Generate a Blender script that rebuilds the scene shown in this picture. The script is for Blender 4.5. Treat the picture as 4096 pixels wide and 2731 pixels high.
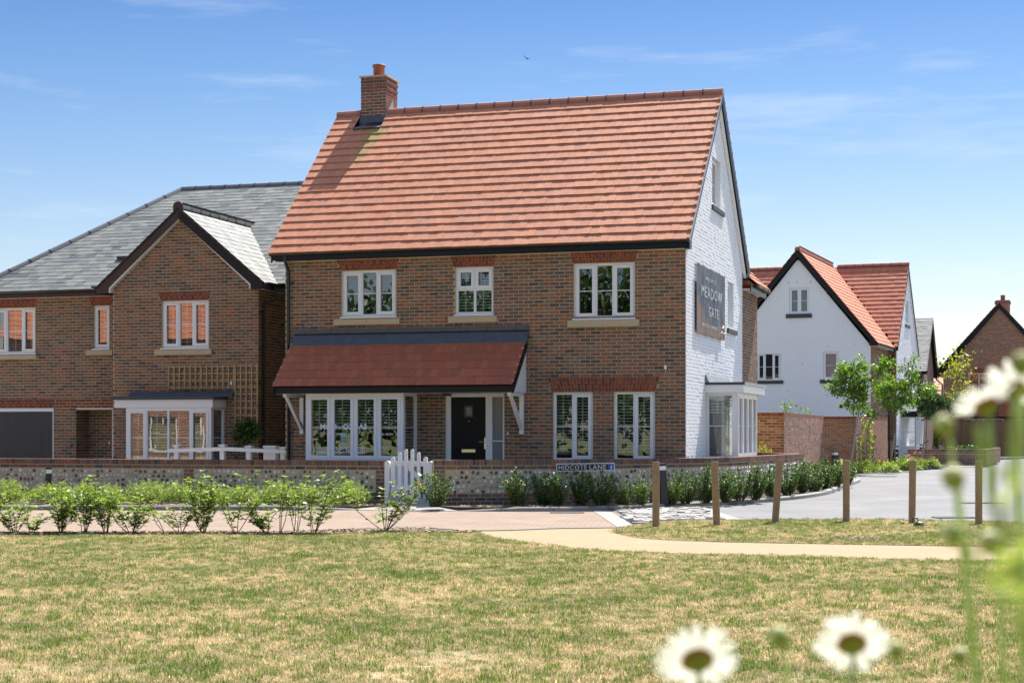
import bpy, math, random
import numpy as np
from math import radians, sin, cos, pi, sqrt, atan2, tan
from mathutils import Matrix, Vector
random.seed(7); rng = np.random.default_rng(11)
S = bpy.context.scene
for _o in list(bpy.data.objects): bpy.data.objects.remove(_o)
COL = S.collection

# ------------------------------------------------------------ camera, sky, sun, exposure
cam_d = bpy.data.cameras.new('camera'); cam = bpy.data.objects.new('camera', cam_d); COL.objects.link(cam)
cam.location = (0, 0, 1.5); cam.rotation_euler = (radians(90), 0, 0)
cam_d.sensor_width = 36; cam_d.lens = 58.0; cam_d.shift_y = 0.0866
cam_d.clip_start = 0.05; cam_d.clip_end = 3000
cam_d.dof.use_dof = True; cam_d.dof.focus_distance = 34; cam_d.dof.aperture_fstop = 9
S.camera = cam
SUN_EL, SUN_AZ = radians(54.0), radians(27.5)
w = bpy.data.worlds.new('World'); S.world = w; w.use_nodes = True
nt = w.node_tree; nt.nodes.clear()
def wn(t, **k):
    n = nt.nodes.new(t)
    for a, b in k.items(): setattr(n, a, b)
    return n
sky = wn('ShaderNodeTexSky', sky_type='NISHITA', sun_disc=False, sun_elevation=SUN_EL, sun_rotation=SUN_AZ,
         altitude=50, air_density=1.0, dust_density=0.6, ozone_density=2.0)
tc = wn('ShaderNodeTexCoord'); sep = wn('ShaderNodeSeparateXYZ'); nt.links.new(tc.outputs['Generated'], sep.inputs[0])
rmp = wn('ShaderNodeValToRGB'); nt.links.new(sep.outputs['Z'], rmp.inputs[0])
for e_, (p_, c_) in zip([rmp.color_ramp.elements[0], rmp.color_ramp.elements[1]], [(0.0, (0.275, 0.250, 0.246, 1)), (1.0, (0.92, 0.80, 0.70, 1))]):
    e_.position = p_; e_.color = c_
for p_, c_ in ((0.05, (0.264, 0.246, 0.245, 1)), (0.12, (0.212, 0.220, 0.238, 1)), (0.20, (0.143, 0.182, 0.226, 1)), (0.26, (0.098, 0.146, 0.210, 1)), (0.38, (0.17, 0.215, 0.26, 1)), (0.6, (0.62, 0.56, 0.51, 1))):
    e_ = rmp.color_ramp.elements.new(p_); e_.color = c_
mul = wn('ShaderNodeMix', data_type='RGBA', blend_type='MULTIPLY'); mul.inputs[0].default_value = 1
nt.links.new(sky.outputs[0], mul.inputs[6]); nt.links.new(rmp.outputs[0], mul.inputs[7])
mp = wn('ShaderNodeMapping'); mp.inputs['Scale'].default_value = (3, 3, 22); nt.links.new(tc.outputs['Generated'], mp.inputs[0])
nz = wn('ShaderNodeTexNoise'); nz.inputs['Scale'].default_value = 1.6; nz.inputs['Detail'].default_value = 7; nz.inputs['Roughness'].default_value = 0.6
nt.links.new(mp.outputs[0], nz.inputs['Vector'])
cr = wn('ShaderNodeValToRGB'); nt.links.new(nz.outputs[0], cr.inputs[0])
cr.color_ramp.elements[0].position = 0.53; cr.color_ramp.elements[0].color = (0, 0, 0, 1)
cr.color_ramp.elements[1].position = 0.80; cr.color_ramp.elements[1].color = (0.38, 0.38, 0.38, 1)
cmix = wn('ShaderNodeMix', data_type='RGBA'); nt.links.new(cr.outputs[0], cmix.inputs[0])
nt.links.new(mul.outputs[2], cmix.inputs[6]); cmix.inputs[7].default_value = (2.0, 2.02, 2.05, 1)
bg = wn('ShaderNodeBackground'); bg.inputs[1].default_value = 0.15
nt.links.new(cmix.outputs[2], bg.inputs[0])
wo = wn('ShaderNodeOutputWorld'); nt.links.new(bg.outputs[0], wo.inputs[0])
sd = bpy.data.lights.new('sun', 'SUN'); sd.energy = 3.0; sd.angle = radians(0.53); sd.color = (1.0, 0.95, 0.87)
sun = bpy.data.objects.new('sun', sd); COL.objects.link(sun)
_sv = Vector((sin(SUN_AZ) * cos(SUN_EL), cos(SUN_AZ) * cos(SUN_EL), sin(SUN_EL)))
sun.rotation_euler = (-_sv).to_track_quat('-Z', 'Y').to_euler(); sun.location = (20, 40, 60)
vs = S.view_settings; vs.view_transform = 'Standard'; vs.look = 'None'; vs.exposure = 1.85; vs.gamma = 1; vs.use_curve_mapping = False
S.cycles.max_bounces = 8; S.cycles.diffuse_bounces = 4; S.cycles.transparent_max_bounces = 16

# ------------------------------------------------------------ materials
def mat(name, col=(.5, .5, .5), rough=.8, pal=None, noise=None, bump=None, spec=.5, metal=0, fine=None, tint=None, trans=0, objco=False, patches=None):
    m = bpy.data.materials.new(name); m.use_nodes = True; t = m.node_tree; N = t.nodes; L = t.links
    b = N['Principled BSDF']; b.inputs['Roughness'].default_value = rough; b.inputs['Metallic'].default_value = metal
    b.inputs['Specular IOR Level'].default_value = spec
    def nd(k, **a):
        n = N.new(k)
        for x, y in a.items(): setattr(n, x, y)
        return n
    geo = nd('ShaderNodeNewGeometry'); pos = geo.outputs['Position']
    if objco:
        pos = nd('ShaderNodeTexCoord').outputs['Object']
    cur = None
    if pal:
        oi = nd('ShaderNodeObjectInfo'); ad = nd('ShaderNodeMath', operation='ADD'); fr = nd('ShaderNodeMath', operation='FRACT')
        L.new(oi.outputs['Random'], ad.inputs[0]); L.new(geo.outputs['Random Per Island'], ad.inputs[1]); L.new(ad.outputs[0], fr.inputs[0])
        r = nd('ShaderNodeValToRGB'); r.color_ramp.interpolation = 'CONSTANT'; el = r.color_ramp.elements
        tot = sum(p[1] for p in pal); acc = 0
        for i, (c, wgt) in enumerate(pal):
            e = el[i] if i < 2 else el.new(min(.999, acc / tot))
            e.position = min(.999, acc / tot); e.color = (*c, 1); acc += wgt
        L.new(fr.outputs[0], r.inputs[0]); cur = r.outputs[0]
    else:
        rgb = nd('ShaderNodeRGB'); rgb.outputs[0].default_value = (*col, 1); cur = rgb.outputs[0]
    if patches:   # [(scale, lo, hi, colour)] blotches mixed over the base
        for sc, lo, hi, c2 in patches:
            n = nd('ShaderNodeTexNoise'); n.inputs['Scale'].default_value = sc; n.inputs['Detail'].default_value = 5; n.inputs['Roughness'].default_value = .62
            L.new(pos, n.inputs['Vector'])
            mr = nd('ShaderNodeMapRange'); mr.inputs[1].default_value = lo; mr.inputs[2].default_value = hi; L.new(n.outputs[0], mr.inputs[0])
            mx = nd('ShaderNodeMix', data_type='RGBA'); L.new(mr.outputs[0], mx.inputs[0]); L.new(cur, mx.inputs[6]); mx.inputs[7].default_value = (*c2, 1); cur = mx.outputs[2]
    for q in ([noise] if noise else []) + ([fine] if fine else []):
        sc, am = q
        n = nd('ShaderNodeTexNoise'); n.inputs['Scale'].default_value = sc; n.inputs['Detail'].default_value = 6; n.inputs['Roughness'].default_value = .65
        L.new(pos, n.inputs['Vector'])
        mr = nd('ShaderNodeMapRange'); mr.inputs[1].default_value = .25; mr.inputs[2].default_value = .75; mr.inputs[3].default_value = 1 - am; mr.inputs[4].default_value = 1 + am
        L.new(n.outputs[0], mr.inputs[0])
        mx = nd('ShaderNodeMix', data_type='RGBA', blend_type='MULTIPLY'); mx.inputs[0].default_value = 1
        L.new(cur, mx.inputs[6]); L.new(mr.outputs[0], mx.inputs[7]); cur = mx.outputs[2]
    L.new(cur, b.inputs['Base Color'])
    if bump:
        sc, st = bump
        n = nd('ShaderNodeTexNoise'); n.inputs['Scale'].default_value = sc; n.inputs['Detail'].default_value = 5
        L.new(pos, n.inputs['Vector']); bp = nd('ShaderNodeBump'); bp.inputs['Strength'].default_value = st; bp.inputs['Distance'].default_value = .01
        L.new(n.outputs[0], bp.inputs['Height']); L.new(bp.outputs[0], b.inputs['Normal'])
    if trans:
        tl = nd('ShaderNodeBsdfTranslucent'); ms = nd('ShaderNodeMixShader'); ms.inputs[0].default_value = trans
        hs = nd('ShaderNodeMix', data_type='RGBA', blend_type='MULTIPLY'); hs.inputs[0].default_value = 1; hs.inputs[7].default_value = (1.5, 1.6, .5, 1) if tint is None else (*tint, 1)
        L.new(cur, hs.inputs[6]); L.new(hs.outputs[2], tl.inputs[0])
        L.new(b.outputs[0], ms.inputs[1]); L.new(tl.outputs[0], ms.inputs[2]); L.new(ms.outputs[0], N['Material Output'].inputs[0])
    return m

P_MULTI = [((.215,.106,.074),5),((.162,.104,.084),5),((.262,.125,.082),4),((.135,.094,.086),4),((.305,.128,.078),3),((.215,.146,.104),4),
           ((.178,.090,.062),4),((.340,.125,.068),1),((.105,.080,.076),2.5),((.255,.158,.108),2),((.238,.120,.090),4),((.085,.068,.068),1.3),((.280,.112,.070),2)]
P_RED = [((.235,.062,.036),4),((.200,.052,.032),4),((.270,.075,.040),3),((.165,.046,.034),2),((.11,.055,.05),.6)]
P_ORANGE = [((.37,.15,.09),3),((.31,.13,.09),3),((.26,.13,.096),3),((.42,.17,.10),2),((.21,.125,.10),2),((.35,.20,.14),2)]
P_TILE = [((.485,.176,.082),4),((.465,.166,.078),4),((.505,.186,.090),3),((.445,.158,.077),3),((.470,.180,.094),2),((.425,.162,.090),1)]
P_CAN = [((.365,.100,.044),3),((.335,.092,.042),3),((.395,.110,.050),2),((.310,.094,.046),2)]
P_SLATE = [((.148,.158,.146),4),((.124,.135,.128),4),((.172,.178,.160),4),((.108,.117,.113),3),((.195,.195,.172),2),((.075,.084,.084),1)]
P_FLINT = [((.74,.70,.62),4),((.13,.13,.14),2),((.48,.43,.37),3),((.80,.78,.73),3),((.06,.063,.07),3),((.62,.50,.40),2),((.30,.30,.31),2)]
P_SETT = [((.36,.345,.315),4),((.30,.285,.265),3),((.42,.40,.37),3),((.25,.24,.23),1)]
m_brick = mat('multi stock brick', pal=P_MULTI, noise=(38, .28), fine=(210, .30), rough=.9, bump=(160, .5))
m_redb = mat('red rubbed brick', pal=P_RED, noise=(30, .18), fine=(240, .18), rough=.9, bump=(160, .3))
m_orb = mat('orange facing brick', pal=P_ORANGE, noise=(30, .22), fine=(180, .25), rough=.9, bump=(140, .4))
m_mortar = mat('buff mortar', (.52, .41, .225), noise=(60, .18), fine=(9, .12), rough=.95, bump=(220, .4))
m_mortar_g = mat('flint bed mortar', (.55, .455, .31), noise=(70, .2), fine=(7, .12), rough=.95, bump=(150, .6))
m_white = mat('white masonry paint', (.82, .82, .82), noise=(14, .05), fine=(90, .06), rough=.75, bump=(90, .35), patches=[(1.1, .58, .8, (.70, .70, .70))])
m_whitem = mat('white painted joints', (.74, .74, .75), noise=(30, .08), rough=.85)
m_tile = mat('terracotta roof tile', pal=P_TILE, noise=(9, .10), fine=(120, .08), rough=.75, bump=(200, .15), patches=[(1.3, .62, .85, (.33, .17, .11))])
m_moss = mat('algae stained tile', (.36, .20, .075), noise=(16, .3), rough=.85, patches=[(9, .48, .62, (.30, .25, .06))])
m_tile_h3 = mat('orange roof tile', pal=[((.46,.150,.075),3),((.43,.140,.072),3),((.49,.165,.085),2)], noise=(9, .12), rough=.75)
m_can = mat('dark red plain tile', pal=P_CAN, noise=(20, .14), fine=(300, .22), rough=.85, bump=(300, .2))
m_slate = mat('grey green slate', pal=P_SLATE, noise=(14, .16), fine=(90, .10), rough=.62, spec=.3, bump=(60, .2))
m_ridge_g = mat('dark clay ridge', (.12, .12, .122), noise=(12, .15), rough=.45)
m_ridge = mat('terracotta ridge', (.36, .145, .10), noise=(10, .15), rough=.8)
m_pot = mat('terracotta pot', (.26, .085, .06), noise=(6, .1), rough=.6)
m_black = mat('black painted board', (.008, .008, .009), noise=(8, .25), rough=.36, spec=.32)
m_blackm = mat('black plastic', (.012, .012, .014), rough=.28, spec=.6)
m_brown = mat('dark brown board', (.040, .016, .012), noise=(12, .3), rough=.45)
m_upvc = mat('white window plastic', (.78, .78, .78), rough=.32, spec=.5, noise=(20, .02))
m_wpaint = mat('white gloss paint', (.80, .80, .78), rough=.35, noise=(14, .04), bump=(60, .08))
m_lead = mat('lead sheet', (.066, .072, .084), rough=.55, metal=.1, noise=(6, .25), fine=(40, .15))
m_leadl = mat('pale weathered lead', (.33, .35, .37), rough=.55, metal=.3, noise=(7, .3), fine=(40, .2))
m_felt = mat('grey flat roof felt', (.07, .073, .077), rough=.85, noise=(30, .1))
m_stone = mat('cast stone', (.50, .395, .255), rough=.85, noise=(25, .08), fine=(160, .08), bump=(200, .15))
m_slabd = mat('dark slate sill', (.045, .047, .052), rough=.6, noise=(30, .15))
m_ridgemono = mat('grey concrete ridge', (.095, .098, .10), rough=.85, noise=(7, .25), fine=(120, .12))
m_chrome = mat('chrome', (.75, .75, .74), rough=.12, metal=1)
m_steel = mat('galvanised trim', (.42, .47, .53), rough=.35, metal=.7, noise=(12, .08))
m_door = mat('black door skin', (.006, .0062, .0075), spec=.22, rough=.42, noise=(30, .2), bump=(60, .12))
m_garage = mat('charcoal garage door', (.045, .043, .042), rough=.55, noise=(60, .12))
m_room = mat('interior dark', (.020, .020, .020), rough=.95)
m_blind = mat('white blind slat', (.62, .62, .58), rough=.55)
m_interior = mat('interior board', (.60, .57, .52), rough=.8)
m_wood = mat('weathered post timber', (.30, .205, .115), rough=.85, objco=True, noise=(6, .2), fine=(45, .25), bump=(70, .5))
m_trel = mat('trellis timber', (.42, .29, .145), rough=.85, noise=(9, .3), fine=(80, .2))
m_fence = mat('brown fence board', (.20, .115, .06), rough=.88, noise=(10, .3), fine=(60, .15))
m_stem = mat('shrub stem', (.085, .045, .032), rough=.8, noise=(40, .3))
m_bark = mat('tree bark', (.17, .135, .105), rough=.9, noise=(25, .35), bump=(60, .6))
m_conc = mat('concrete kerb', (.26, .25, .228), rough=.9, noise=(7, .14), fine=(130, .10), bump=(120, .2))
m_tarmac = mat('asphalt', (.165, .163, .163), rough=.93, noise=(.55, .2), fine=(230, .34), bump=(190, .5), patches=[(.35, .52, .72, (.215, .212, .208)), (1.7, .60, .78, (.125, .123, .122))])
m_path = mat('buff gravel', (.30, .225, .128), rough=.95, noise=(1.2, .08), fine=(75, .30), bump=(75, .9))
m_soil = mat('bark mulch soil', (.075, .052, .036), rough=.97, noise=(5, .3), fine=(60, .5), bump=(45, 1))
m_chip = mat('wood chip', pal=[((.33,.24,.16),3),((.21,.14,.09),3),((.44,.34,.24),2),((.12,.08,.055),3)], rough=.95)
m_slab = mat('pale paving slab', (.36, .33, .29), rough=.9, noise=(6, .12), fine=(120, .1))
m_ground = mat('far ground', (.20, .21, .09), rough=1, noise=(.05, .3))
m_sett = mat('pale granite sett', pal=P_SETT, rough=.85, noise=(30, .2), fine=(150, .25), bump=(60, .6))
m_settj = mat('sett joint', (.17, .145, .11), rough=.97, noise=(40, .4))
m_flint = mat('knapped flint', pal=P_FLINT, rough=.42, noise=(45, .45), fine=(140, .3), bump=(60, .5), spec=.5)
m_lens = mat('bollard lens', (.80, .80, .76), rough=.35)
m_char = mat('charcoal metal', (.026, .026, .028), rough=.55, noise=(90, .12))
m_signb = mat('sign black', (.010, .010, .011), rough=.35)
m_signw = mat('sign white', (.80, .80, .80), rough=.4)
m_signblue = mat('sign blue', (.018, .12, .55), rough=.4)
m_signred = mat('sign red', (.62, .02, .03), rough=.4)
m_petal = mat('white petal', (.64, .64, .61), rough=.6, trans=.40, tint=(1.15, 1.13, 1.05))
m_disc = mat('yellow flower disc', (.50, .30, .02), rough=.8, noise=(800, .4), bump=(900, 1), trans=.35, tint=(1.3, 1.1, .5))
m_discg = mat('flower back green', (.30, .30, .025), rough=.7, noise=(300, .3), trans=.35, tint=(1.4,1.35,.4))
m_green = mat('flower stem green', (.36, .42, .14), rough=.6, trans=.35)
m_budg = mat('bud scale green', (.22, .25, .035), rough=.7, noise=(300, .3))
m_budt = mat('bud pale top', (.55, .54, .24), rough=.7, noise=(400, .25))
def leafmat(n, pal, rough=.45, trans=.42, spec=.5, **k): return mat(n, pal=pal, rough=rough, trans=trans, spec=spec, **k)
m_dog = leafmat('dogwood leaf', [((.155,.24,.028),4),((.205,.295,.034),4),((.10,.18,.022),3),((.27,.335,.045),3)])
m_dogr = leafmat('turning leaf', [((.115,.20,.026),4),((.145,.24,.032),4),((.20,.28,.04),2),((.34,.10,.04),1.4),((.08,.155,.022),2)])
m_hebe = leafmat('fine silvery green leaf', [((.25,.32,.115),4),((.30,.37,.135),4),((.20,.27,.095),3),((.36,.42,.19),2)], trans=.38)
m_euo = leafmat('glossy dark leaf', [((.040,.098,.014),4),((.052,.120,.016),4),((.068,.145,.018),3),((.16,.24,.026),1.6)], rough=.48, trans=.25, spec=.35)
m_euol = leafmat('bright glossy leaf', [((.07,.135,.018),4),((.095,.175,.02),4),((.14,.215,.024),3)], rough=.48, trans=.3, spec=.35)
m_maple = leafmat('tree leaf', [((.105,.19,.024),4),((.14,.235,.03),4),((.075,.145,.02),3),((.20,.285,.038),2)], rough=.4)
m_maple2 = leafmat('dark tree leaf', [((.035,.080,.016),4),((.050,.105,.020),4),((.075,.135,.025),2)], rough=.4, trans=.3)
m_yel = leafmat('yellow sapling leaf', [((.30,.31,.035),3),((.23,.27,.035),3),((.36,.34,.05),2)])
m_far = leafmat('far tree leaf', [((.075,.135,.045),3),((.095,.16,.05),3),((.06,.11,.04),3)])
m_tan = leafmat('tan flowering bush', [((.36,.27,.08),4),((.28,.24,.06),3),((.10,.16,.03),3)])
m_low = leafmat('low bed plant', [((.14,.20,.04),3),((.22,.26,.07),3),((.10,.16,.035),3),((.32,.30,.12),1.2)])
m_pink = mat('pink flower', (.55, .10, .25), rough=.7)
m_wist = leafmat('climber leaf', [((.045,.11,.018),4),((.065,.14,.022),3),((.09,.165,.025),2)])

def glassmat():
    m = bpy.data.materials.new('window glass'); m.use_nodes = True; t = m.node_tree; N = t.nodes; L = t.links; N.clear()
    out = N.new('ShaderNodeOutputMaterial'); mx = N.new('ShaderNodeMixShader'); tr = N.new('ShaderNodeBsdfTransparent'); gl = N.new('ShaderNodeBsdfGlossy')
    tr.inputs[0].default_value = (.86, .90, .88, 1); gl.inputs['Roughness'].default_value = .004; gl.inputs[0].default_value = (1, 1, 1, 1)
    lw = N.new('ShaderNodeLayerWeight'); lw.inputs[0].default_value = .35
    mr = N.new('ShaderNodeMapRange'); mr.inputs[3].default_value = .12; mr.inputs[4].default_value = .9
    g = N.new('ShaderNodeNewGeometry'); n = N.new('ShaderNodeTexNoise'); n.inputs['Scale'].default_value = 1.7; n.inputs['Detail'].default_value = 1
    bp = N.new('ShaderNodeBump'); bp.inputs['Strength'].default_value = .035; bp.inputs['Distance'].default_value = .02
    L.new(g.outputs['Position'], n.inputs['Vector']); L.new(n.outputs[0], bp.inputs['Height']); L.new(bp.outputs[0], gl.inputs['Normal'])
    L.new(lw.outputs['Facing'], mr.inputs[0]); L.new(mr.outputs[0], mx.inputs[0]); L.new(tr.outputs[0], mx.inputs[1]); L.new(gl.outputs[0], mx.inputs[2]); L.new(mx.outputs[0], out.inputs[0])
    return m
m_glass = glassmat()
m_frost = mat('obscured glass', (.16, .17, .165), rough=.22, spec=.8, noise=(60, .12), bump=(90, .5))

def pavingmat():
    m = mat('buff block paving', (.5, .4, .33), rough=.92, bump=None); t = m.node_tree; N = t.nodes; L = t.links; b = N['Principled BSDF']
    g = N.new('ShaderNodeNewGeometry'); br = N.new('ShaderNodeTexBrick'); mp_ = N.new('ShaderNodeMapping'); mp_.inputs['Rotation'].default_value = (0, 0, radians(6))
    L.new(g.outputs['Position'], mp_.inputs[0]); L.new(mp_.outputs[0], br.inputs[0])
    br.inputs['Scale'].default_value = 1; br.inputs['Brick Width'].default_value = .21; br.inputs['Row Height'].default_value = .105; br.inputs['Mortar Size'].default_value = .006
    br.inputs['Color1'].default_value = (.265, .195, .138, 1); br.inputs['Color2'].default_value = (.215, .157, .113, 1); br.inputs['Mortar'].default_value = (.12, .09, .065, 1); br.inputs['Bias'].default_value = -.2
    n = N.new('ShaderNodeTexNoise'); n.inputs['Scale'].default_value = .9; n.inputs['Detail'].default_value = 6; L.new(g.outputs['Position'], n.inputs['Vector'])
    mr = N.new('ShaderNodeMapRange'); mr.inputs[1].default_value = .25; mr.inputs[2].default_value = .75; mr.inputs[3].default_value = .86; mr.inputs[4].default_value = 1.12; L.new(n.outputs[0], mr.inputs[0])
    mx = N.new('ShaderNodeMix'); mx.data_type = 'RGBA'; mx.blend_type = 'MULTIPLY'; mx.inputs[0].default_value = 1
    L.new(br.outputs[0], mx.inputs[6]); L.new(mr.outputs[0], mx.inputs[7]); L.new(mx.outputs[2], b.inputs['Base Color'])
    bp = N.new('ShaderNodeBump'); bp.inputs['Strength'].default_value = .4; bp.inputs['Distance'].default_value = .006; bp.invert = True
    L.new(br.outputs['Fac'], bp.inputs['Height']); L.new(bp.outputs[0], b.inputs['Normal'])
    return m
m_pav = pavingmat()
def lawnmat(name, straw, green, s1, lo, hi, blade=False):
    m = bpy.data.materials.new(name); m.use_nodes = True; t = m.node_tree; N = t.nodes; L = t.links; b = N['Principled BSDF']; b.inputs['Roughness'].default_value = .85; b.inputs['Specular IOR Level'].default_value = .25
    g = N.new('ShaderNodeNewGeometry')
    def nz_(sc, det=5):
        n = N.new('ShaderNodeTexNoise'); n.inputs['Scale'].default_value = sc; n.inputs['Detail'].default_value = det; n.inputs['Roughness'].default_value = .6; L.new(g.outputs['Position'], n.inputs['Vector']); return n.outputs[0]
    def mrange(i, a, b_, c=0., d=1.):
        r = N.new('ShaderNodeMapRange'); r.inputs[1].default_value = a; r.inputs[2].default_value = b_; r.inputs[3].default_value = c; r.inputs[4].default_value = d; L.new(i, r.inputs[0]); return r.outputs[0]
    a = nz_(s1); c = nz_(s1 * 4.3); c2 = nz_(s1 * 17)
    ad = N.new('ShaderNodeMath'); ad.operation = 'MULTIPLY_ADD'; L.new(c, ad.inputs[0]); ad.inputs[1].default_value = .7; L.new(a, ad.inputs[2])
    ad3 = N.new('ShaderNodeMath'); ad3.operation = 'MULTIPLY_ADD'; L.new(c2, ad3.inputs[0]); ad3.inputs[1].default_value = .5; L.new(ad.outputs[0], ad3.inputs[2]); f = mrange(ad3.outputs[0], lo, hi)
    if blade:
        sb = N.new('ShaderNodeMath'); sb.operation = 'MULTIPLY_ADD'; L.new(g.outputs['Random Per Island'], sb.inputs[0]); sb.inputs[1].default_value = .9; sb.inputs[2].default_value = -.45
        ad2 = N.new('ShaderNodeMath'); ad2.operation = 'ADD'; ad2.use_clamp = True; L.new(f, ad2.inputs[0]); L.new(sb.outputs[0], ad2.inputs[1]); f = ad2.outputs[0]
    mx = N.new('ShaderNodeMix'); mx.data_type = 'RGBA'; L.new(f, mx.inputs[0]); mx.inputs[6].default_value = (*straw, 1); mx.inputs[7].default_value = (*green, 1); cur = mx.outputs[2]
    v = mrange(nz_(s1 * 9), .25, .75, .80, 1.20)
    if blade:
        wn_ = N.new('ShaderNodeTexWhiteNoise'); wn_.noise_dimensions = '1D'; L.new(g.outputs['Random Per Island'], wn_.inputs['W']); oi_ = N.new('ShaderNodeObjectInfo')
        vm = N.new('ShaderNodeMath'); vm.operation = 'MULTIPLY'; L.new(v, vm.inputs[0]); L.new(mrange(wn_.outputs['Value'], 0, 1, .55, 1.5), vm.inputs[1]); v2 = N.new('ShaderNodeMath'); v2.operation = 'MULTIPLY'; L.new(vm.outputs[0], v2.inputs[0]); L.new(mrange(oi_.outputs['Random'], 0, 1, .8, 1.2), v2.inputs[1]); v = v2.outputs[0]
    m2 = N.new('ShaderNodeMix'); m2.data_type = 'RGBA'; m2.blend_type = 'MULTIPLY'; m2.inputs[0].default_value = 1; L.new(cur, m2.inputs[6]); L.new(v, m2.inputs[7]); cur = m2.outputs[2]
    L.new(cur, b.inputs['Base Color'])
    if blade:
        tl = N.new('ShaderNodeBsdfTranslucent'); L.new(cur, tl.inputs[0]); ms = N.new('ShaderNodeMixShader'); ms.inputs[0].default_value = .4
        L.new(b.outputs[0], ms.inputs[1]); L.new(tl.outputs[0], ms.inputs[2]); L.new(ms.outputs[0], N['Material Output'].inputs[0])
    return m
STRAW = (.60, .48, .275); GRN = (.18, .215, .062)
m_lawn = lawnmat('dry lawn soil', (.33, .255, .145), (.13, .135, .05), .55, 1.00, 1.36)
m_blade = lawnmat('grass blade', STRAW, GRN, .55, 1.00, 1.36, True)
m_tuft = leafmat('dark green tuft', [((.11,.17,.038),3),((.15,.215,.05),3),((.085,.135,.032),2)], trans=.35)

# ------------------------------------------------------------ mesh builder and object helpers
class MB:
    def __init__(s): s.v = []; s.f = []; s.m = []; s.n = 0
    def add(s, vs, fs, mi=0):
        s.v.extend(vs); o = s.n; s.f.extend([tuple(i + o for i in f) for f in fs]); s.m.extend([mi] * len(fs)); s.n += len(vs)
    def box(s, x0, x1, y0, y1, z0, z1, mi=0):
        s.add([(x0,y0,z0),(x1,y0,z0),(x1,y1,z0),(x0,y1,z0),(x0,y0,z1),(x1,y0,z1),(x1,y1,z1),(x0,y1,z1)],
              [(0,3,2,1),(4,5,6,7),(0,1,5,4),(1,2,6,5),(2,3,7,6),(3,0,4,7)], mi)
    def quad(s, a, b, c, d, mi=0): s.add([a, b, c, d], [(0, 1, 2, 3)], mi)
    def poly(s, pts, mi=0): s.add(pts, [tuple(range(len(pts)))], mi)
    def prism(s, pts, off, mi=0):            # extrude polygon (3D pts) by vector
        n = len(pts); off = Vector(off); b = [tuple(Vector(p) + off) for p in pts]
        s.add(list(pts) + b, [tuple(range(n))[::-1], tuple(range(n, 2 * n))] + [(i, (i + 1) % n, n + (i + 1) % n, n + i) for i in range(n)], mi)
    def tube(s, path, r, seg=8, mi=0, cap=True):
        path = [Vector(p) for p in path]; k = len(path); rs = r if isinstance(r, (list, tuple)) else [r] * k
        vs = []; prev = None
        for i, p in enumerate(path):
            d = (path[min(i + 1, k - 1)] - path[max(i - 1, 0)])
            d = d.normalized() if d.length > 1e-9 else Vector((0, 0, 1))
            if prev is None:
                a = d.orthogonal().normalized()
            else:
                a = (prev - d * prev.dot(d)); a = a.normalized() if a.length > 1e-6 else d.orthogonal().normalized()
            prev = a; b = d.cross(a)
            for j in range(seg):
                t = 2 * pi * j / seg; vs.append(tuple(p + (a * cos(t) + b * sin(t)) * rs[i]))
        fs = [(i * seg + j, i * seg + (j + 1) % seg, (i + 1) * seg + (j + 1) % seg, (i + 1) * seg + j) for i in range(k - 1) for j in range(seg)]
        if cap: fs += [tuple(range(seg))[::-1], tuple(range((k - 1) * seg, k * seg))]
        s.add(vs, fs, mi)
    def lathe(s, prof, seg=16, c=(0, 0, 0), mi=0):   # prof [(r,z)]
        vs = [(c[0] + r * cos(2*pi*j/seg), c[1] + r * sin(2*pi*j/seg), c[2] + z) for r, z in prof for j in range(seg)]; k = len(prof)
        fs = [(i*seg+j, i*seg+(j+1) % seg, (i+1)*seg+(j+1) % seg, (i+1)*seg+j) for i in range(k-1) for j in range(seg)]
        fs += [tuple(range(seg))[::-1], tuple(range((k-1)*seg, k*seg))]
        s.add(vs, fs, mi)
    def mesh(s, name, mats):
        me = bpy.data.meshes.new(name); me.from_pydata(s.v, [], s.f)
        for m in (mats if isinstance(mats, (list, tuple)) else [mats]): me.materials.append(m)
        if any(s.m): me.polygons.foreach_set('material_index', s.m)
        me.update(); return me
def npmesh(name, V, Q, m, smooth=False):
    V = np.asarray(V, np.float32).reshape(-1, 3); Q = np.asarray(Q, np.int32); k = Q.shape[1]
    me = bpy.data.meshes.new(name); me.vertices.add(len(V)); me.vertices.foreach_set('co', V.ravel())
    me.loops.add(Q.size); me.loops.foreach_set('vertex_index', Q.ravel()); me.polygons.add(len(Q)); me.polygons.foreach_set('loop_start', np.arange(0, Q.size, k, dtype=np.int32))
    me.materials.append(m); me.update(calc_edges=True); me.validate(); return me
def link(name, me, parent=None, loc=None, rz=0, M=None, smooth=False):
    o = bpy.data.objects.new(name, me); COL.objects.link(o); o.parent = parent
    if M is not None: o.matrix_basis = M
    else:
        if loc is not None: o.location = loc
        if rz: o.rotation_euler = (0, 0, rz)
    if smooth and me:
        me.polygons.foreach_set('use_smooth', [True] * len(me.polygons))
    return o
def obj(name, mb, mats, parent=None, **k): return link(name, mb.mesh(name, mats), parent, **k)
def tag(o, label=None, cat=None, group=None, kind=None):
    if label: o['label'] = label
    if cat: o['category'] = cat
    if group: o['group'] = group
    if kind: o['kind'] = kind
    return o
def thing(name, label, cat, loc=(0, 0, 0), rz=0, group=None): return tag(link(name, None, None, loc, rz), label, cat, group)
def copy_tree(o, parent=None):
    c = o.copy(); COL.objects.link(c); c.parent = parent
    for ch in list(o.children): copy_tree(ch, c)
    return c
def rootM(r): return Matrix.Translation(r.location) @ r.rotation_euler.to_matrix().to_4x4() if r else Matrix.Identity(4)
CAMP = Vector((0, 0, 1.5))

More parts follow.
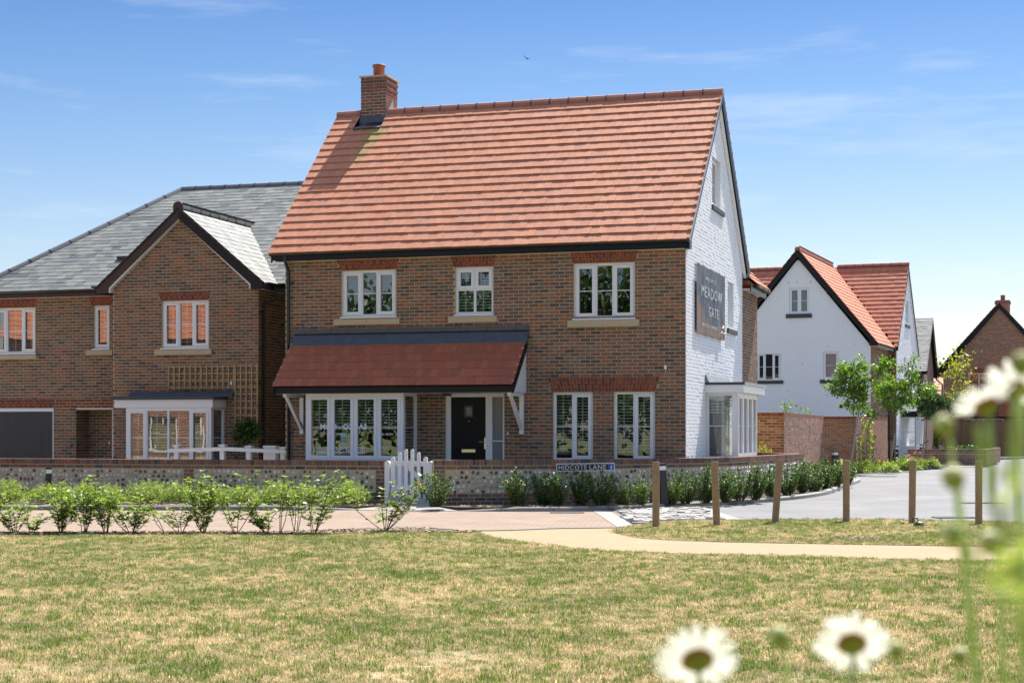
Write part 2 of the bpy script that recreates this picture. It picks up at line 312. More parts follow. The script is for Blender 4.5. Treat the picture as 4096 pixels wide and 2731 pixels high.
class W:            # a wall frame: a along, d outward, z up
    def __init__(s, ox, oy, ang): s.ox, s.oy, s.g = ox, oy, ang; s.ax, s.ay = cos(ang), sin(ang); s.nx, s.ny = sin(ang), -cos(ang)
    def p(s, a, d, z): return (s.ox + a * s.ax + d * s.nx, s.oy + a * s.ay + d * s.ny, z)
    def box(s, mb, a0, a1, d0, d1, z0, z1, mi=0):
        p = s.p
        mb.add([p(a0,d1,z0),p(a1,d1,z0),p(a1,d0,z0),p(a0,d0,z0),p(a0,d1,z1),p(a1,d1,z1),p(a1,d0,z1),p(a0,d0,z1)],
               [(0,3,2,1),(4,5,6,7),(0,1,5,4),(1,2,6,5),(2,3,7,6),(3,0,4,7)], mi)
    def face(s, mb, a0, a1, d, z0, z1, mi=0): p = s.p; mb.quad(p(a0,d,z0), p(a1,d,z0), p(a1,d,z1), p(a0,d,z1), mi)

_bm = {}
def brick_mesh(w_, h_, m, dep=.007):
    k = (round(w_, 3), round(h_, 3), m.name, dep)
    if k not in _bm:
        mb = MB(); x, z = w_ / 2, h_ / 2; c = .004
        mb.add([(-x,.01,-z),(x,.01,-z),(x,.01,z),(-x,.01,z),(-x+c,-dep,-z+c),(x-c,-dep,-z+c),(x-c,-dep,z-c),(-x+c,-dep,z-c)],
               [(4,5,6,7),(0,1,5,4),(1,2,6,5),(2,3,7,6),(3,0,4,7)])
        _bm[k] = mb.mesh('brick', m)
    return _bm[k]
def intervals(z, edge, holes):
    lo, hi = edge(z); iv = [(lo, hi)]
    for a0, a1, z0, z1 in holes:
        if z0 < z < z1:
            nv = []
            for l, h in iv:
                if a1 <= l or a0 >= h: nv.append((l, h)); continue
                if a0 > l: nv.append((l, a0))
                if a1 < h: nv.append((a1, h))
            iv = nv
    return iv
def brick_field(z0, z1, edge, holes, off=0., course=.075, L=.225, zoff=0.):
    out = []; k0 = int(math.floor((z0 - zoff) / course + 1e-6)); k1 = int(math.ceil((z1 - zoff) / course - 1e-6))
    for k in range(k0, k1):
        zb = zoff + k * course; zc = zb + course / 2
        if zc < z0 or zc > z1: continue
        for l, h in intervals(zc, edge, holes):
            st = off + (k % 2) * L / 2; i = math.floor((l - st) / L)
            while st + i * L < h:
                a, b = max(l, st + i * L + .005), min(h, st + (i + 1) * L - .005)
                if b - a > .03: out.append((a, b, zb + .005, zb + course - .005))
                i += 1
    return out
def lay(root, wf, bricks, m, n_ind=0, dep=.007, name='brick', rest='brickwork', vis=None, jit=.003, parent=None):
    RM = rootM(root)
    if n_ind:
        def score(b):
            w_ = RM @ Vector(wf.p((b[0] + b[1]) / 2, 0, (b[2] + b[3]) / 2)); d = (w_ - CAMP).length
            return ((b[1] - b[0]) / d / d) * (1 if (vis is None or vis(b)) else 0)
        bricks = sorted(bricks, key=score, reverse=True)
    for b in bricks[:n_ind]:
        me = brick_mesh(b[1] - b[0], b[3] - b[2], m, dep)
        o = link(name, me, parent or root, wf.p((b[0]+b[1])/2, random.uniform(-jit, jit) * .5, (b[2]+b[3])/2), wf.g)
    mb = MB(); c = .004
    for a0, a1, z0, z1 in bricks[n_ind:]:
        d = dep + random.uniform(-jit, jit); p = wf.p; e = random.uniform(-.002, .002)
        mb.add([p(a0,-.01,z0),p(a1,-.01,z0),p(a1,-.01,z1),p(a0,-.01,z1),p(a0+c,d,z0+c+e),p(a1-c,d,z0+c+e),p(a1-c,d,z1-c+e),p(a0+c,d,z1-c+e)],
               [(4,5,6,7),(0,1,5,4),(1,2,6,5),(2,3,7,6),(3,0,4,7)])
    if mb.n: tag(obj(rest, mb, m, parent or root), kind='stuff')
def backing(mb, wf, zs, edge, holes, rev=.1, mi=0):
    zs = sorted(set([z for z in zs] + [h[2] for h in holes] + [h[3] for h in holes])); zs = [z for z in zs if zs[0] <= z <= zs[-1]]
    for z0, z1 in zip(zs, zs[1:]):
        if z1 - z0 < 1e-5: continue
        e = 1e-4; i0 = intervals(z0 + e, edge, holes); i1 = intervals(z1 - e, edge, holes)
        for (l0, h0), (l1, h1) in zip(i0, i1): mb.quad(wf.p(l0,0,z0), wf.p(h0,0,z0), wf.p(h1,0,z1), wf.p(l1,0,z1), mi)
    for a0, a1, z0, z1 in holes:
        p = wf.p; r = -rev
        mb.quad(p(a0,0,z0),p(a0,0,z1),p(a0,r,z1),p(a0,r,z0),mi); mb.quad(p(a1,0,z0),p(a1,r,z0),p(a1,r,z1),p(a1,0,z1),mi)
        mb.quad(p(a0,0,z1),p(a1,0,z1),p(a1,r,z1),p(a0,r,z1),mi); mb.quad(p(a0,0,z0),p(a0,r,z0),p(a1,r,z0),p(a1,0,z0),mi)

def window(root, wf, a0, a1, z0, z1, lights, rec=.05, rin=0., bar=True, blind=0., cill=True, room=.8, fr=.055, tops=None, vents=True, pane_m=None, curtain=None):
    """lights: [(weight,'c'|'f')] left to right; frame, casement, pane, bar, vent, blind, room are children"""
    f = MB(); d1, d0 = -rec, -rec - .065
    B = lambda *q: wf.box(f, *q)
    B(a0, a0+fr, d0, d1, z0, z1); B(a1-fr, a1, d0, d1, z0, z1); B(a0+fr, a1-fr, d0, d1, z1-fr, z1); B(a0+fr, a1-fr, d0, d1, z0, z0+fr)
    if cill: B(a0-.02, a1+.02, d1, .045, z0-.035, z0-.002)
    W_ = root_w = obj('window', f, m_upvc, root)
    tot = sum(l[0] for l in lights); mw = .05; n = len(lights); inner = a1 - a0 - 2*fr - mw*(n-1); x = a0 + fr
    for i, (wt, ty) in enumerate(lights):
        wd = inner * wt / tot; l, h = x, x + wd
        zz0, zz1 = z0+fr, z1-fr
        segs = [(zz0, zz1)] if not tops else [(zz0, zz0 + (zz1-zz0)*tops - .025), (zz0 + (zz1-zz0)*tops + .025, zz1)]
        if tops: mull = MB(); wf.box(mull, l, h, d0, d1, segs[0][1], segs[1][0]); obj('transom', mull, m_upvc, W_)
        for si, (q0, q1) in enumerate(segs):
            ty_ = ty if not tops else ('c' if si == 1 else 'f')
            p0, p1, r0, r1 = l, h, q0, q1; bars = MB(); sash = MB(); vent = MB(); bl = MB()
            if ty_ == 'c':
                c = .055; e0, e1 = d1 - .03, d1 + .014
                for q in ((l-.012, l+c, q0-.012, q1+.012), (h-c, h+.012, q0-.012, q1+.012), (l+c, h-c, q1-c, q1+.012), (l+c, h-c, q0-.012, q0+c)): wf.box(sash, q[0], q[1], e0, e1, q[2], q[3])
                p0, p1, r0, r1 = l+c, h-c, q0+c, q1-c
                if vents and si == len(segs)-1: wf.box(vent, l+.03, h-.03, e1, e1+.012, q1-.028, q1-.006)
            pm = MB(); tl = random.uniform(-.003, .003); dd = d1 - .035
            pm.quad(wf.p(p0,dd+tl,r0), wf.p(p1,dd-tl,r0), wf.p(p1,dd-tl+random.uniform(-.002,.002),r1), wf.p(p0,dd+tl,r1))
            obj('pane', pm, pane_m or m_glass, W_)
            if bar and not tops: wf.box(bars, p0, p1, dd-.006, dd+.004, (r0+r1)/2-.009, (r0+r1)/2+.009)
            if blind:
                zb = r1 - (r1 - r0) * blind; k = int((r1 - zb) / .064)
                for j in range(k):
                    z = r1 - (j + .7) * .064; mbp = wf.p
                    bl.quad(mbp(p0,dd-.055,z-.004), mbp(p1,dd-.055,z-.004), mbp(p1,dd-.105,z+.006), mbp(p0,dd-.105,z+.006)); bl.quad(mbp(p0,dd-.0551,z-.013), mbp(p1,dd-.0551,z-.013), mbp(p1,dd-.055,z-.004), mbp(p0,dd-.055,z-.004))
                wf.box(bl, p0+(p1-p0)*.30, p0+(p1-p0)*.30+.025, dd-.125, dd-.11, zb, r1)
            for nm_, q_, m__ in (('casement', sash, m_upvc), ('glazing_bar', bars, m_upvc), ('trickle_vent', vent, m_upvc), ('blind', bl, m_blind)):
                if q_.n: tag(obj(nm_, q_, m__, W_), kind='stuff' if nm_ == 'blind' else None)
        if i < n-1: mull = MB(); wf.box(mull, h, h+mw, d0, d1, z0+fr, z1-fr); obj('mullion', mull, m_upvc, W_)
        x = h + mw
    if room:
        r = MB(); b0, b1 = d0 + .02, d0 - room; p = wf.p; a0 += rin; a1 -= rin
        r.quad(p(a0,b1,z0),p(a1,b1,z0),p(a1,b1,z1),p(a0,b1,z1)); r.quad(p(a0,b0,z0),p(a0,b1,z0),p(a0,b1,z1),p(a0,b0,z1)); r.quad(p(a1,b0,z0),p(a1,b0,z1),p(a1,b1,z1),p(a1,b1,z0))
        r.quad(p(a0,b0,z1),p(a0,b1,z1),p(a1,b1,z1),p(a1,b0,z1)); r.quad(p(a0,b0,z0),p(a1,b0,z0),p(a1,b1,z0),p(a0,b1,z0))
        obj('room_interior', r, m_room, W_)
    return W_
def stone_sill(root, wf, a0, a1, z0, z1, m=None, name='stone_sill', split=True, out=.065):
    cs = [a0, (a0+a1)/2, a1] if split else [a0, a1]
    for l, h in zip(cs, cs[1:]):
        mb = MB(); wf.box(mb, l, h - (.004 if h < a1 else 0), -.02, out, z0, z1); obj(name, mb, m or m_stone, root)
def lintel(root, wf, t0, t1, b0, b1, z0, z1, m=None, n=None, dep=.009):
    """gauged flat arch: fan of voussoirs, each column cut at 1/3 or 2/3"""
    n = n or max(4, int(round((t1 - t0) / .077))); g = .005
    for i in range(n):
        u0, u1 = i / n, (i + 1) / n
        X = lambda u, z: (b0 + (b1-b0)*u) + ((t0 + (t1-t0)*u) - (b0 + (b1-b0)*u)) * (z - z0) / (z1 - z0)
        zc = z0 + (z1-z0) * (.36 if i % 2 else .64)
        for q0, q1 in ((z0, zc - g), (zc + g, z1)):
            mb = MB(); pts = [(X(u0,q0)+g, q0), (X(u1,q0)-g, q0), (X(u1,q1)-g, q1), (X(u0,q1)+g, q1)]
            mb.prism([wf.p(a, dep, z) for a, z in pts], Vector(wf.p(0,-.012,0)) - Vector(wf.p(0,dep,0))); obj('lintel_brick', mb, m or m_redb, root)
_tm = {}
def tile_mesh(w_, ln, th, m, lift):
    k = (round(w_,3), ln, th, m.name, lift)
    if k not in _tm:
        mb = MB(); x = w_/2 - .0015; lo = lift
        mb.add([(-x,0,lo-th),(x,0,lo-th),(x,ln,0),(-x,ln,0),(-x,0.004,lo),(x,0.004,lo),(x,ln,th),(-x,ln,th)], [(4,5,6,7),(0,1,5,4),(1,2,6,5),(3,0,4,7)])
        _tm[k] = mb.mesh('tile', m)
    return _tm[k]
def roof_tiles(root, org, ea, eu, en, a0, a1, rows, gauge, width, m, keep=None, n_ind=0, th=.02, lift=.047, name='roof_tile', rest='roof_tiling', stagger=.5, jit=.004, lap=.06, parent=None, first=0., alt=None):
    """org: eave point; ea along, eu up slope, en normal (unit, root space)"""
    org, ea, eu, en = Vector(org), Vector(ea), Vector(eu), Vector(en); RM = rootM(root); T = []
    for r in range(rows):
        x = a0 - (width * stagger if r % 2 else 0)
        while x < a1 - 1e-4:
            l, h = max(x, a0), min(x + width, a1); x += width
            if h - l < .03: continue
            if keep:
                kk = keep(l, h, r * gauge + first, gauge)
                if not kk: continue
                if kk is not True: l, h = kk
                if h - l < .03: continue
            T.append((l, h, r * gauge + first))
    if n_ind:
        T.sort(key=lambda t: (t[1]-t[0]) / ((RM @ (org + ea*((t[0]+t[1])/2) + eu*t[2])) - CAMP).length_squared, reverse=True)
    mb = MB(); ln = gauge + lap
    for i, (l, h, q) in enumerate(T):
        c = org + ea*((l+h)/2) + eu*q; j = random.uniform(-jit, jit); rr = random.uniform(-jit, jit) / width
        am = alt(l, h, q) if alt else None
        if i < n_ind or am:
            M = Matrix(((ea.x, eu.x, en.x, 0), (ea.y, eu.y, en.y, 0), (ea.z, eu.z, en.z, 0), (0,0,0,1))); M.translation = c + en * j
            link(name, tile_mesh(h-l, ln, th, am or m, lift), parent or root, M=M @ Matrix.Rotation(rr, 4, 'Y'))
        else:
            x = (h-l)/2 - .0015; lo = lift + j
            P = lambda a, b, z: tuple(c + ea*a + eu*b + en*(z + rr*a))
            mb.add([P(-x,0,lo-th),P(x,0,lo-th),P(x,ln,0),P(-x,ln,0),P(-x,.004,lo),P(x,.004,lo),P(x,ln,th),P(-x,ln,th)], [(4,5,6,7),(0,1,5,4),(1,2,6,5),(3,0,4,7)])
    if mb.n: tag(obj(rest, mb, m, parent or root), kind='stuff')
def ridge(root, p0, p1, m, r=.11, seg_len=.45, name='ridge_tile', drop=.05, clip=True):
    p0, p1 = Vector(p0), Vector(p1); L_ = (p1-p0).length; n = max(1, int(round(L_/seg_len))); d = (p1-p0)/n; du = d.normalized()
    side = du.cross(Vector((0,0,1))).normalized(); up = side.cross(du)
    def half(a, b, rr):
        mb = MB(); K = 7; vs = []
        for q in (a, b):
            for j in range(K):
                t = pi * (-.08 + 1.16 * j / (K-1)); vs.append(tuple(q + side*(rr*cos(t)) + up*(rr*sin(t) - drop)))
        mb.add(vs, [(j, j+1, K+j+1, K+j) for j in range(K-1)] + [tuple(range(K))[::-1], tuple(range(K, 2*K))]); return mb
    for i in range(n):
        obj(name, half(p0 + d*i + du*.006, p0 + d*(i+1) - du*.006, r * random.uniform(.97, 1.03)), m, root)
    if clip:
        mb = MB()
        for i in range(1, n):
            c = half(p0 + d*i - du*.012, p0 + d*i + du*.012, r*1.06); mb.add(c.v, c.f)
        if mb.n: obj('ridge_clip', mb, m_blackm, root)
def gutter(root, p0, p1, out, r=.058, name='gutter', every=1.0):
    p0, p1, out = Vector(p0), Vector(p1), Vector(out).normalized(); up = Vector((0,0,1)); K = 9
    def ch(a, b, rr):
        mb = MB(); vs = []
        for q in (a, b):
            for j in range(K):
                t = pi + pi*j/(K-1); vs.append(tuple(q + out*(rr*cos(t)) + up*(rr*sin(t))))
        mb.add(vs, [(j, j+1, K+j+1, K+j) for j in range(K-1)] + [tuple(range(K))[::-1], tuple(range(K, 2*K))]); return mb
    g = obj(name, ch(p0, p1, r), m_blackm, root, smooth=False); L_ = (p1-p0).length; d = (p1-p0).normalized(); n = int(L_/every)
    for i in range(n+1):
        q = p0 + d*(min(L_-.02, .12 + i*every)); obj('gutter_bracket', ch(q, q + d*.03, r*1.12), m_blackm, g)
    return g
def text_mesh(txt, size, m, depth=.002, sx=1., align='CENTER', space=1.0, bold=0.):
    cu = bpy.data.curves.new('lettering', 'FONT'); cu.body = txt; cu.size = size; cu.extrude = depth; cu.align_x = align; cu.space_character = space; cu.resolution_u = 2; cu.offset = bold
    o = bpy.data.objects.new('t', cu); me = bpy.data.meshes.new_from_object(o); bpy.data.objects.remove(o); bpy.data.curves.remove(cu)
    me.materials.clear(); me.materials.append(m)
    if sx != 1: me.transform(Matrix.Diagonal((sx, 1, 1, 1)))
    me.name = 'lettering'; return me
def text_on(root, wf, txt, a, d, z, size, m, sx=1., name='lettering', depth=.002, space=1., align='CENTER', mirror=False, slant=0, bold=0.):
    me = text_mesh(txt, size, m, depth, sx * (-1 if mirror else 1), align, space, bold)
    M = Matrix(((wf.ax, 0, wf.nx, 0), (wf.ay, 0, wf.ny, 0), (0, 1, 0, 0), (0, 0, 0, 1))); M.translation = Vector(wf.p(a, d, z))
    if slant: M = M @ Matrix.Rotation(slant, 4, 'Z')
    return link(name, me, root, M=M)
# ------------------------------------------------------------ ground, roads, beds
def sheet(name, pts, z, m, kind='structure', thick=None):
    mb = MB(); p3 = [(x, y, z) for x, y in pts]
    if thick: mb.prism([(x, y, z - thick) for x, y in pts], (0, 0, thick))
    else: mb.poly(p3)
    return tag(obj(name, mb, m), kind=kind)
def smooth(pts, n=6):
    P = [Vector((*p, 0)) for p in pts]; out = []
    for i in range(len(P) - 1):
        a, b, c, d = P[max(i-1,0)], P[i], P[i+1], P[min(i+2,len(P)-1)]
        for k in range(n):
            t = k / n; q = .5*((2*b) + (c-a)*t + (2*a-5*b+4*c-d)*t*t + (3*b-a-3*c+d)*t**3); out.append((q.x, q.y))
    out.append((P[-1].x, P[-1].y)); return out
sheet('ground', [(-900,-300),(900,-300),(900,1600),(-900,1600)], -.06, m_ground)
KERB_R = smooth([(-1.05,30.42),(.7,30.42),(1.4,30.62),(2.3,31.05),(3.55,32.35),(4.85,33.75),(6.25,35.95),(7.4,38.6),(8.35,41.8),(9.3,45.0),(10.1,47.8)], 5)
KERB_L = [(-22,31.3),(-9.45,30.98),(-5.8,30.85),(-3.9,30.86),(-2.95,30.95),(-2.35,31.1)]
FLUSH = [(-22,24.25),(-7.5,24.25),(-4.5,24.2),(-3.2,24.43),(-1.9,25.2),(-1.5,25.36),(-1.25,25.2),(-.62,24.5),(-.1,24.55),(.58,25.05),(1.62,25.28)]
VERGE_N = smooth([(1.62,25.28),(1.52,24.4),(1.56,23.66),(1.78,22.85),(2.3,22.3),(3.16,21.93),(4.7,21.51),(6.5,21.05),(9.5,20.3),(16,19.2)], 4)
VERGE_F = smooth([(1.62,25.28),(2.2,26.4),(2.7,27.02),(3.96,27.47),(5.23,27.57),(6.66,27.33),(8.2,26.5),(11,24.9),(16,21.5)], 4)
PATH_L = smooth([(-.45,24.45),(-.45,23.7),(-.2,22.7),(.55,21.1),(1.15,20.35),(2.0,19.9),(2.9,19.6),(4.2,19.12),(5.8,18.62),(9,17.6),(16,15.6)], 4)
sheet('road', [(1.5,24.2),(16,18),(70,10),(90,160),(-12,160),(4,60),(-3,45),(-3,31)], 0, m_tarmac)
sheet('block_paving', [(-30,24.2)] + FLUSH[1:] + [(1.86,25.6),(1.74,30.7),(-1.05,30.5),(-3,31.2),(-30,31.6)], .004, m_pav)
sheet('path', PATH_L + VERGE_N[::-1] + FLUSH[::-1][:4], .006, m_path)
sheet('verge', VERGE_N + VERGE_F[::-1], .008, m_lawn)
sheet('lawn', [(-24,1.5),(20,1.5),(20,14.6)] + PATH_L[::-1] + [(-.45,24.0),(-1.4,24.05),(-3,23.62),(-4.5,23.55),(-7.2,23.4),(-24,23.2)], .010, m_lawn)
sheet('mulch_strip', [(-24,23.2),(-7.2,23.4),(-4.5,23.55),(-3,23.62),(-1.4,24.05),(-.45,24.0),(-.45,24.45)] + [p for p in FLUSH[::-1] if p[0] < -.5] + [(-24,24.25)], .012, m_soil)
# soil beds behind the kerbs
bed_l = sheet('planting_bed', [(-22,31.45),(-9.45,31.12),(-5.8,31.0),(-3.9,31.0),(-2.9,31.1),(-2.5,31.4),(-2.62,33.2),(-9,35.2),(-22,39.2)], .075, m_soil, thick=.1)
bed_r = sheet('planting_bed', [(-1.42,31.2),(-1.0,30.56)] + [(x-.10*(.35+.65*min(1,max(0,(y-31)/6))), y+.13) for x, y in KERB_R[1:]] + [(9.7,48.2),(8.6,48.6),(6.9,42.0),(5.0,37.5),(2.5,33.6),(-1.42,32.4)], .075, m_soil, thick=.1)
front = sheet('garden_ground', [(-1.6,32.0),(.9,32.3),(3.4,33.7),(4.9,36.0),(6.6,40.4),(6.0,44.8),(3,45),(-25,48),(-25,41),(-9,35.2),(-2.7,32.8)], .07, m_slab, thick=.1)
# concrete gate apron
mb = MB(); mb.poly([(-3.05,30.93,.012),(-.98,30.45,.012),(-1.36,31.5,.080),(-2.52,31.75,.080)]); mb.poly([(-2.52,31.75,.080),(-1.36,31.5,.080),(-1.40,33.2,.080),(-2.56,33.4,.080)]); mb.poly([(-.98,30.45,-.03),(-.98,30.45,.012),(-3.05,30.93,.012),(-3.05,30.93,-.03)])
tag(obj('gate_path', mb, m_conc), kind='structure')
def kerb(name, line, m, up=.085, wd=.13, L=.9, side=1, z0=-.05, rnd=True):
    """kerb stones along a polyline, each stone a part"""
    root = tag(link(name, None), kind='structure'); P = [Vector((*p, 0)) for p in line]
    ds = [0]
    for a, b in zip(P, P[1:]): ds.append(ds[-1] + (b-a).length)
    def at(d):
        for i in range(len(P)-1):
            if d <= ds[i+1] or i == len(P)-2:
                return P[i] + (P[i+1]-P[i]) * ((d-ds[i]) / max(1e-6, ds[i+1]-ds[i])), (P[i+1]-P[i]).normalized()
    n = max(1, int(ds[-1]/L)); st = ds[-1]/n
    for k in range(n):
        mb = MB(); rows = []
        for j in range(4):
            q, t = at(k*st + .004 + (st-.008)*j/3); nn = Vector((-t.y, t.x, 0)) * side
            u = up(q.x) if callable(up) else up
            rows.append([q, q+nn*.0, q+nn*.02, q+nn*wd, q+nn*wd, u])
        vs = []
        for r in rows:
            u = r[5]; vs += [(r[0].x,r[0].y,z0),(r[1].x,r[1].y,u-.018),(r[2].x,r[2].y,u),(r[3].x,r[3].y,u),(r[4].x,r[4].y,z0)]
        fs = []
        for j in range(3):
            for c in range(4): fs.append((j*5+c, (j+1)*5+c, (j+1)*5+c+1, j*5+c+1))
        fs += [(0,1,2,3,4), (19,18,17,16,15)]
        mb.add(vs, fs); obj('kerb_stone', mb, m, root)
    return root
m_concl = mat('pale new kerb', (.30, .288, .262), rough=.9, noise=(8, .1), fine=(130, .08))
kerb('kerb', KERB_R[:36], m_conc, up=lambda x: .085 if x > .2 else max(.012, .085 + (x-.2)*.06))
kerb('kerb', KERB_R[35:], m_concl, up=.10)
kerb('kerb', KERB_L, m_conc, up=lambda x: .09 if x < -4.2 else max(.010, .09 - (x+4.2)*.05))
kerb('edging_kerb', FLUSH, m_conc, up=.02, wd=.06, side=-1)
kerb('edging_kerb', VERGE_F, m_concl, up=.022, wd=.06, side=-1)
m_edge = mat('timber path edging', (.085, .06, .042), rough=.9)
kerb('path_edging', PATH_L[1:], m_edge, up=.018, wd=.025, L=2.4, side=-1)
kerb('path_edging', VERGE_N[5:], m_edge, up=.018, wd=.025, L=2.4, side=1)
# granite setts ramp with pale concrete margins
sheet('sett_bed', [(1.86,25.55),(1.74,30.75),(2.35,31.15),(3.55,32.3),(3.72,27.45),(2.7,27.0),(2.2,26.35)], .006, m_settj)
for q in ([(1.62,25.4),(1.50,30.6),(1.80,30.75),(1.92,25.9)], [(3.55,27.42),(3.42,32.2),(3.72,32.45),(3.85,27.45)]): sheet('concrete_margin', q, .010, m_conc)
setts = tag(link('sett_paving', None), kind='structure'); _sm = []
for k in range(8):
    mb = MB(); a, b = .104, .059; J = lambda s: random.uniform(-s, s)
    bt = [(-a,-b,-.02),(a,-b,-.02),(a,b,-.02),(-a,b,-.02)]; tp = [(-a*.9+J(.012),-b*.88+J(.01),.022+J(.008)),(a*.9+J(.012),-b*.88+J(.01),.022+J(.008)),(a*.9+J(.012),b*.88+J(.01),.022+J(.008)),(-a*.9+J(.012),b*.88+J(.01),.022+J(.008))]
    mb.add(bt+tp, [(4,5,6,7),(0,1,5,4),(1,2,6,5),(2,3,7,6),(3,0,4,7)]); _sm.append(mb.mesh('sett', m_sett))
ns = 0
SETTS = []
for r in range(46):
    y = 25.7 + r*.142
    for c in range(9):
        x = 2.02 + c*.228 + (r % 2)*.11 + (y-25.7)*-.022
        if x > 3.52 or x < 1.96 or y > 30.6 + (x-1.74)*.95 - .1 or (x < 2.7 and y < 25.4 + (x-1.62)*1.75 + .1) or (x >= 2.7 and y < 27.15 + (x-2.7)*.4): continue
        SETTS.append((x, y))
for i, (x, y) in enumerate(SETTS[:300]):
    link('sett', random.choice(_sm), setts, (x + random.uniform(-.012,.012), y + random.uniform(-.01,.01), .016), random.uniform(-.12,.12) + (pi if random.random() < .5 else 0))
if len(SETTS) > 300:
    mb = MB()
    for x, y in SETTS[300:]: mb.box(x-.1, x+.1, y-.06, y+.06, .0, .03+random.uniform(-.004,.004))
    tag(obj('sett_rows', mb, m_sett, setts), kind='stuff')
# iron covers and gratings
def grate(x, y, rz, w_, l_, label, solid=False):
    t = thing('drain_grating', label, 'drain', (x, y, .004), rz); fr = MB()
    fr.box(-w_/2, w_/2, -l_/2, -l_/2+.03, 0, .012); fr.box(-w_/2, w_/2, l_/2-.03, l_/2, 0, .012); fr.box(-w_/2, -w_/2+.03, -l_/2+.03, l_/2-.03, 0, .012); fr.box(w_/2-.03, w_/2, -l_/2+.03, l_/2-.03, 0, .012)
    obj('grating_frame', fr, m_char, t); bars = MB()
    if solid: bars.box(-w_/2+.034, w_/2-.034, -l_/2+.034, l_/2-.034, 0, .010)
    else:
        n = int(w_/.06)
        for i in range(n): x0 = -w_/2+.04+i*(w_-.08)/n; bars.box(x0, x0+.028, -l_/2+.034, l_/2-.034, 0, .011)
    obj('grating_bars', bars, m_char, t)
grate(7.6, 28.25, .05, .72, .45, 'dark iron gully grating in the asphalt just beyond the fifth wooden post')
grate(9.65, 33.9, .05, .8, .42, 'dark iron gully grating in the asphalt behind the sixth wooden post')
grate(12.0, 53.4, .1, .8, .5, 'pale worn cover in the asphalt by the far bend of the road', True)
grate(1.0, 30.0, -.02, .62, .45, 'flat inspection cover set into the buff block paving', True)

# ------------------------------------------------------------ far pavements and kerbs on the right
FK = smooth([(9.9,53.2),(11.0,55.6),(11.74,57.39),(12.7,59.4),(13.49,60.4),(14.51,61.4),(16.4,63.6),(18.47,69.5)], 4)
sheet('planting_bed', FK + [(20,76),(17,77),(13.6,62),(10.6,52.5),(9.2,52)], .085, m_soil, thick=.12)
kerb('kerb', FK[:18], m_conc, up=.11, L=.9)
kerb('kerb', FK[17:], m_concl, up=.05, L=.9)
sheet('paved_drive', [(14.2,62.5),(16.6,64.4),(18.6,70.2),(17.4,71),(15,66)], .098, m_pav)
FK2 = smooth([(18.6,74),(20.05,78),(22.65,81.05),(24.6,83.6),(27.1,87.4),(30,95)], 4)
sheet('planting_bed', FK2 + [(34,118),(22,118),(17.5,78)], .085, m_soil, thick=.12)
kerb('kerb', FK2, m_conc, up=.11, L=.9)
sheet('far_pavement', [(24,90),(60,84),(60,108),(24,112)], .03, m_slab)

# ------------------------------------------------------------ house 2 : red tiled house at the centre
TH = radians(17.2)
def lint_holes(t0, t1, b0, b1, z0, z1):
    k = 3; return [(b0+(t0-b0)*(i+.5)/k, b1+(t1-b1)*(i+.5)/k, z0+(z1-z0)*i/k-.001, z0+(z1-z0)*(i+1)/k+.001) for i in range(k)]
h2 = thing('brick_house', 'brown brick house with steep red tiled roof, tall chimney and white painted gable', 'house', (3.58, 34.02, 0), -TH)
FR, GB = W(0,0,0), W(0,0,pi/2)
ZO = .055
LN = [(-7.79,-6.306,-7.69,-6.375,5.005,5.23), (-5.136,-4.098,-5.05,-4.155,5.005,5.23), (-2.473,-.999,-2.40,-1.065,5.005,5.23), (-2.961,-.545,-2.865,-.635,2.305,2.605)]
win_h = [(-7.676,-6.385,3.985,5.0), (-5.03,-4.165,3.985,5.0), (-2.39,-1.07,3.845,5.0), (-2.84,-1.973,.86,2.303), (-1.521,-.644,.86,2.303), (-5.252,-3.918,.12,2.30), (-8.05,-5.98,.5,2.2)]
sill_h = [(-7.838,-6.294,3.808,3.925), (-5.167,-4.074,3.811,3.942), (-2.513,-.971,3.665,3.805)]
holes = list(win_h)
edgeF = lambda z: (-9.02, 0.)
mb = MB(); backing(mb, FR, [0, 5.24], edgeF, holes, .12)
LW = W(-9.02, 7.15, -pi/2); backing(mb, LW, [0, 5.3], lambda z: (0, 7.15), [], .1)     # blank left end wall
mb.poly([(-9.02,.1,5.3),(-9.02,3.6,8.95),(-9.02,7.1,5.3)])
obj('front_wall', mb, m_mortar, h2)
bh = holes + sill_h + sum([lint_holes(*q) for q in LN], []) + [(-8.80,-3.376,3.49,3.725)]
br = brick_field(.1, 5.235, edgeF, bh, 0, zoff=ZO)
lay(h2, FR, br, m_brick, 300, vis=lambda b: b[2] > .95)
for q in LN: lintel(h2, FR, *q)
for q in sill_h: stone_sill(h2, FR, *q, split=(q[1]-q[0] > 1.2))
w1 = window(h2, FR, *win_h[0], [(1,'c'),(.83,'f'),(1,'c')])
rb = MB(); FR.face(rb, -7.60, -6.46, -.20, 4.52, 4.94); obj('roller_blind', rb, mat('grey roller blind', (.16,.165,.15), rough=.9), w1)
vz = MB(); vz.lathe([(.03,0),(.075,.03),(.085,.10),(.05,.17),(.03,.2),(.036,.22)], 14, (-6.95,.26,4.06)); obj('vase', vz, mat('grey vase', (.22,.21,.19), rough=.6), w1)
window(h2, FR, *win_h[1], [(1,'c'),(1,'c')], tops=.53, blind=.95, vents=False)
w3 = window(h2, FR, *win_h[2], [(1,'c'),(.83,'f'),(1,'c')])
pl = MB()
for k, (px, hh) in enumerate(((-1.80,.42),(-1.60,.40))):
    for j in range(7):
        a = random.uniform(-.35,.35); pl.tube([(px,.3,3.92),(px+a*.12,.3+random.uniform(-.05,.05),3.92+hh*.6),(px+a*.3,.3,3.92+hh*random.uniform(.7,1))], [.006,.004,.002], 4)
    pl.lathe([(.012,.18),(.035,.24),(.034,.40),(.012,.46)], 8, (px-.03,.3,3.92))
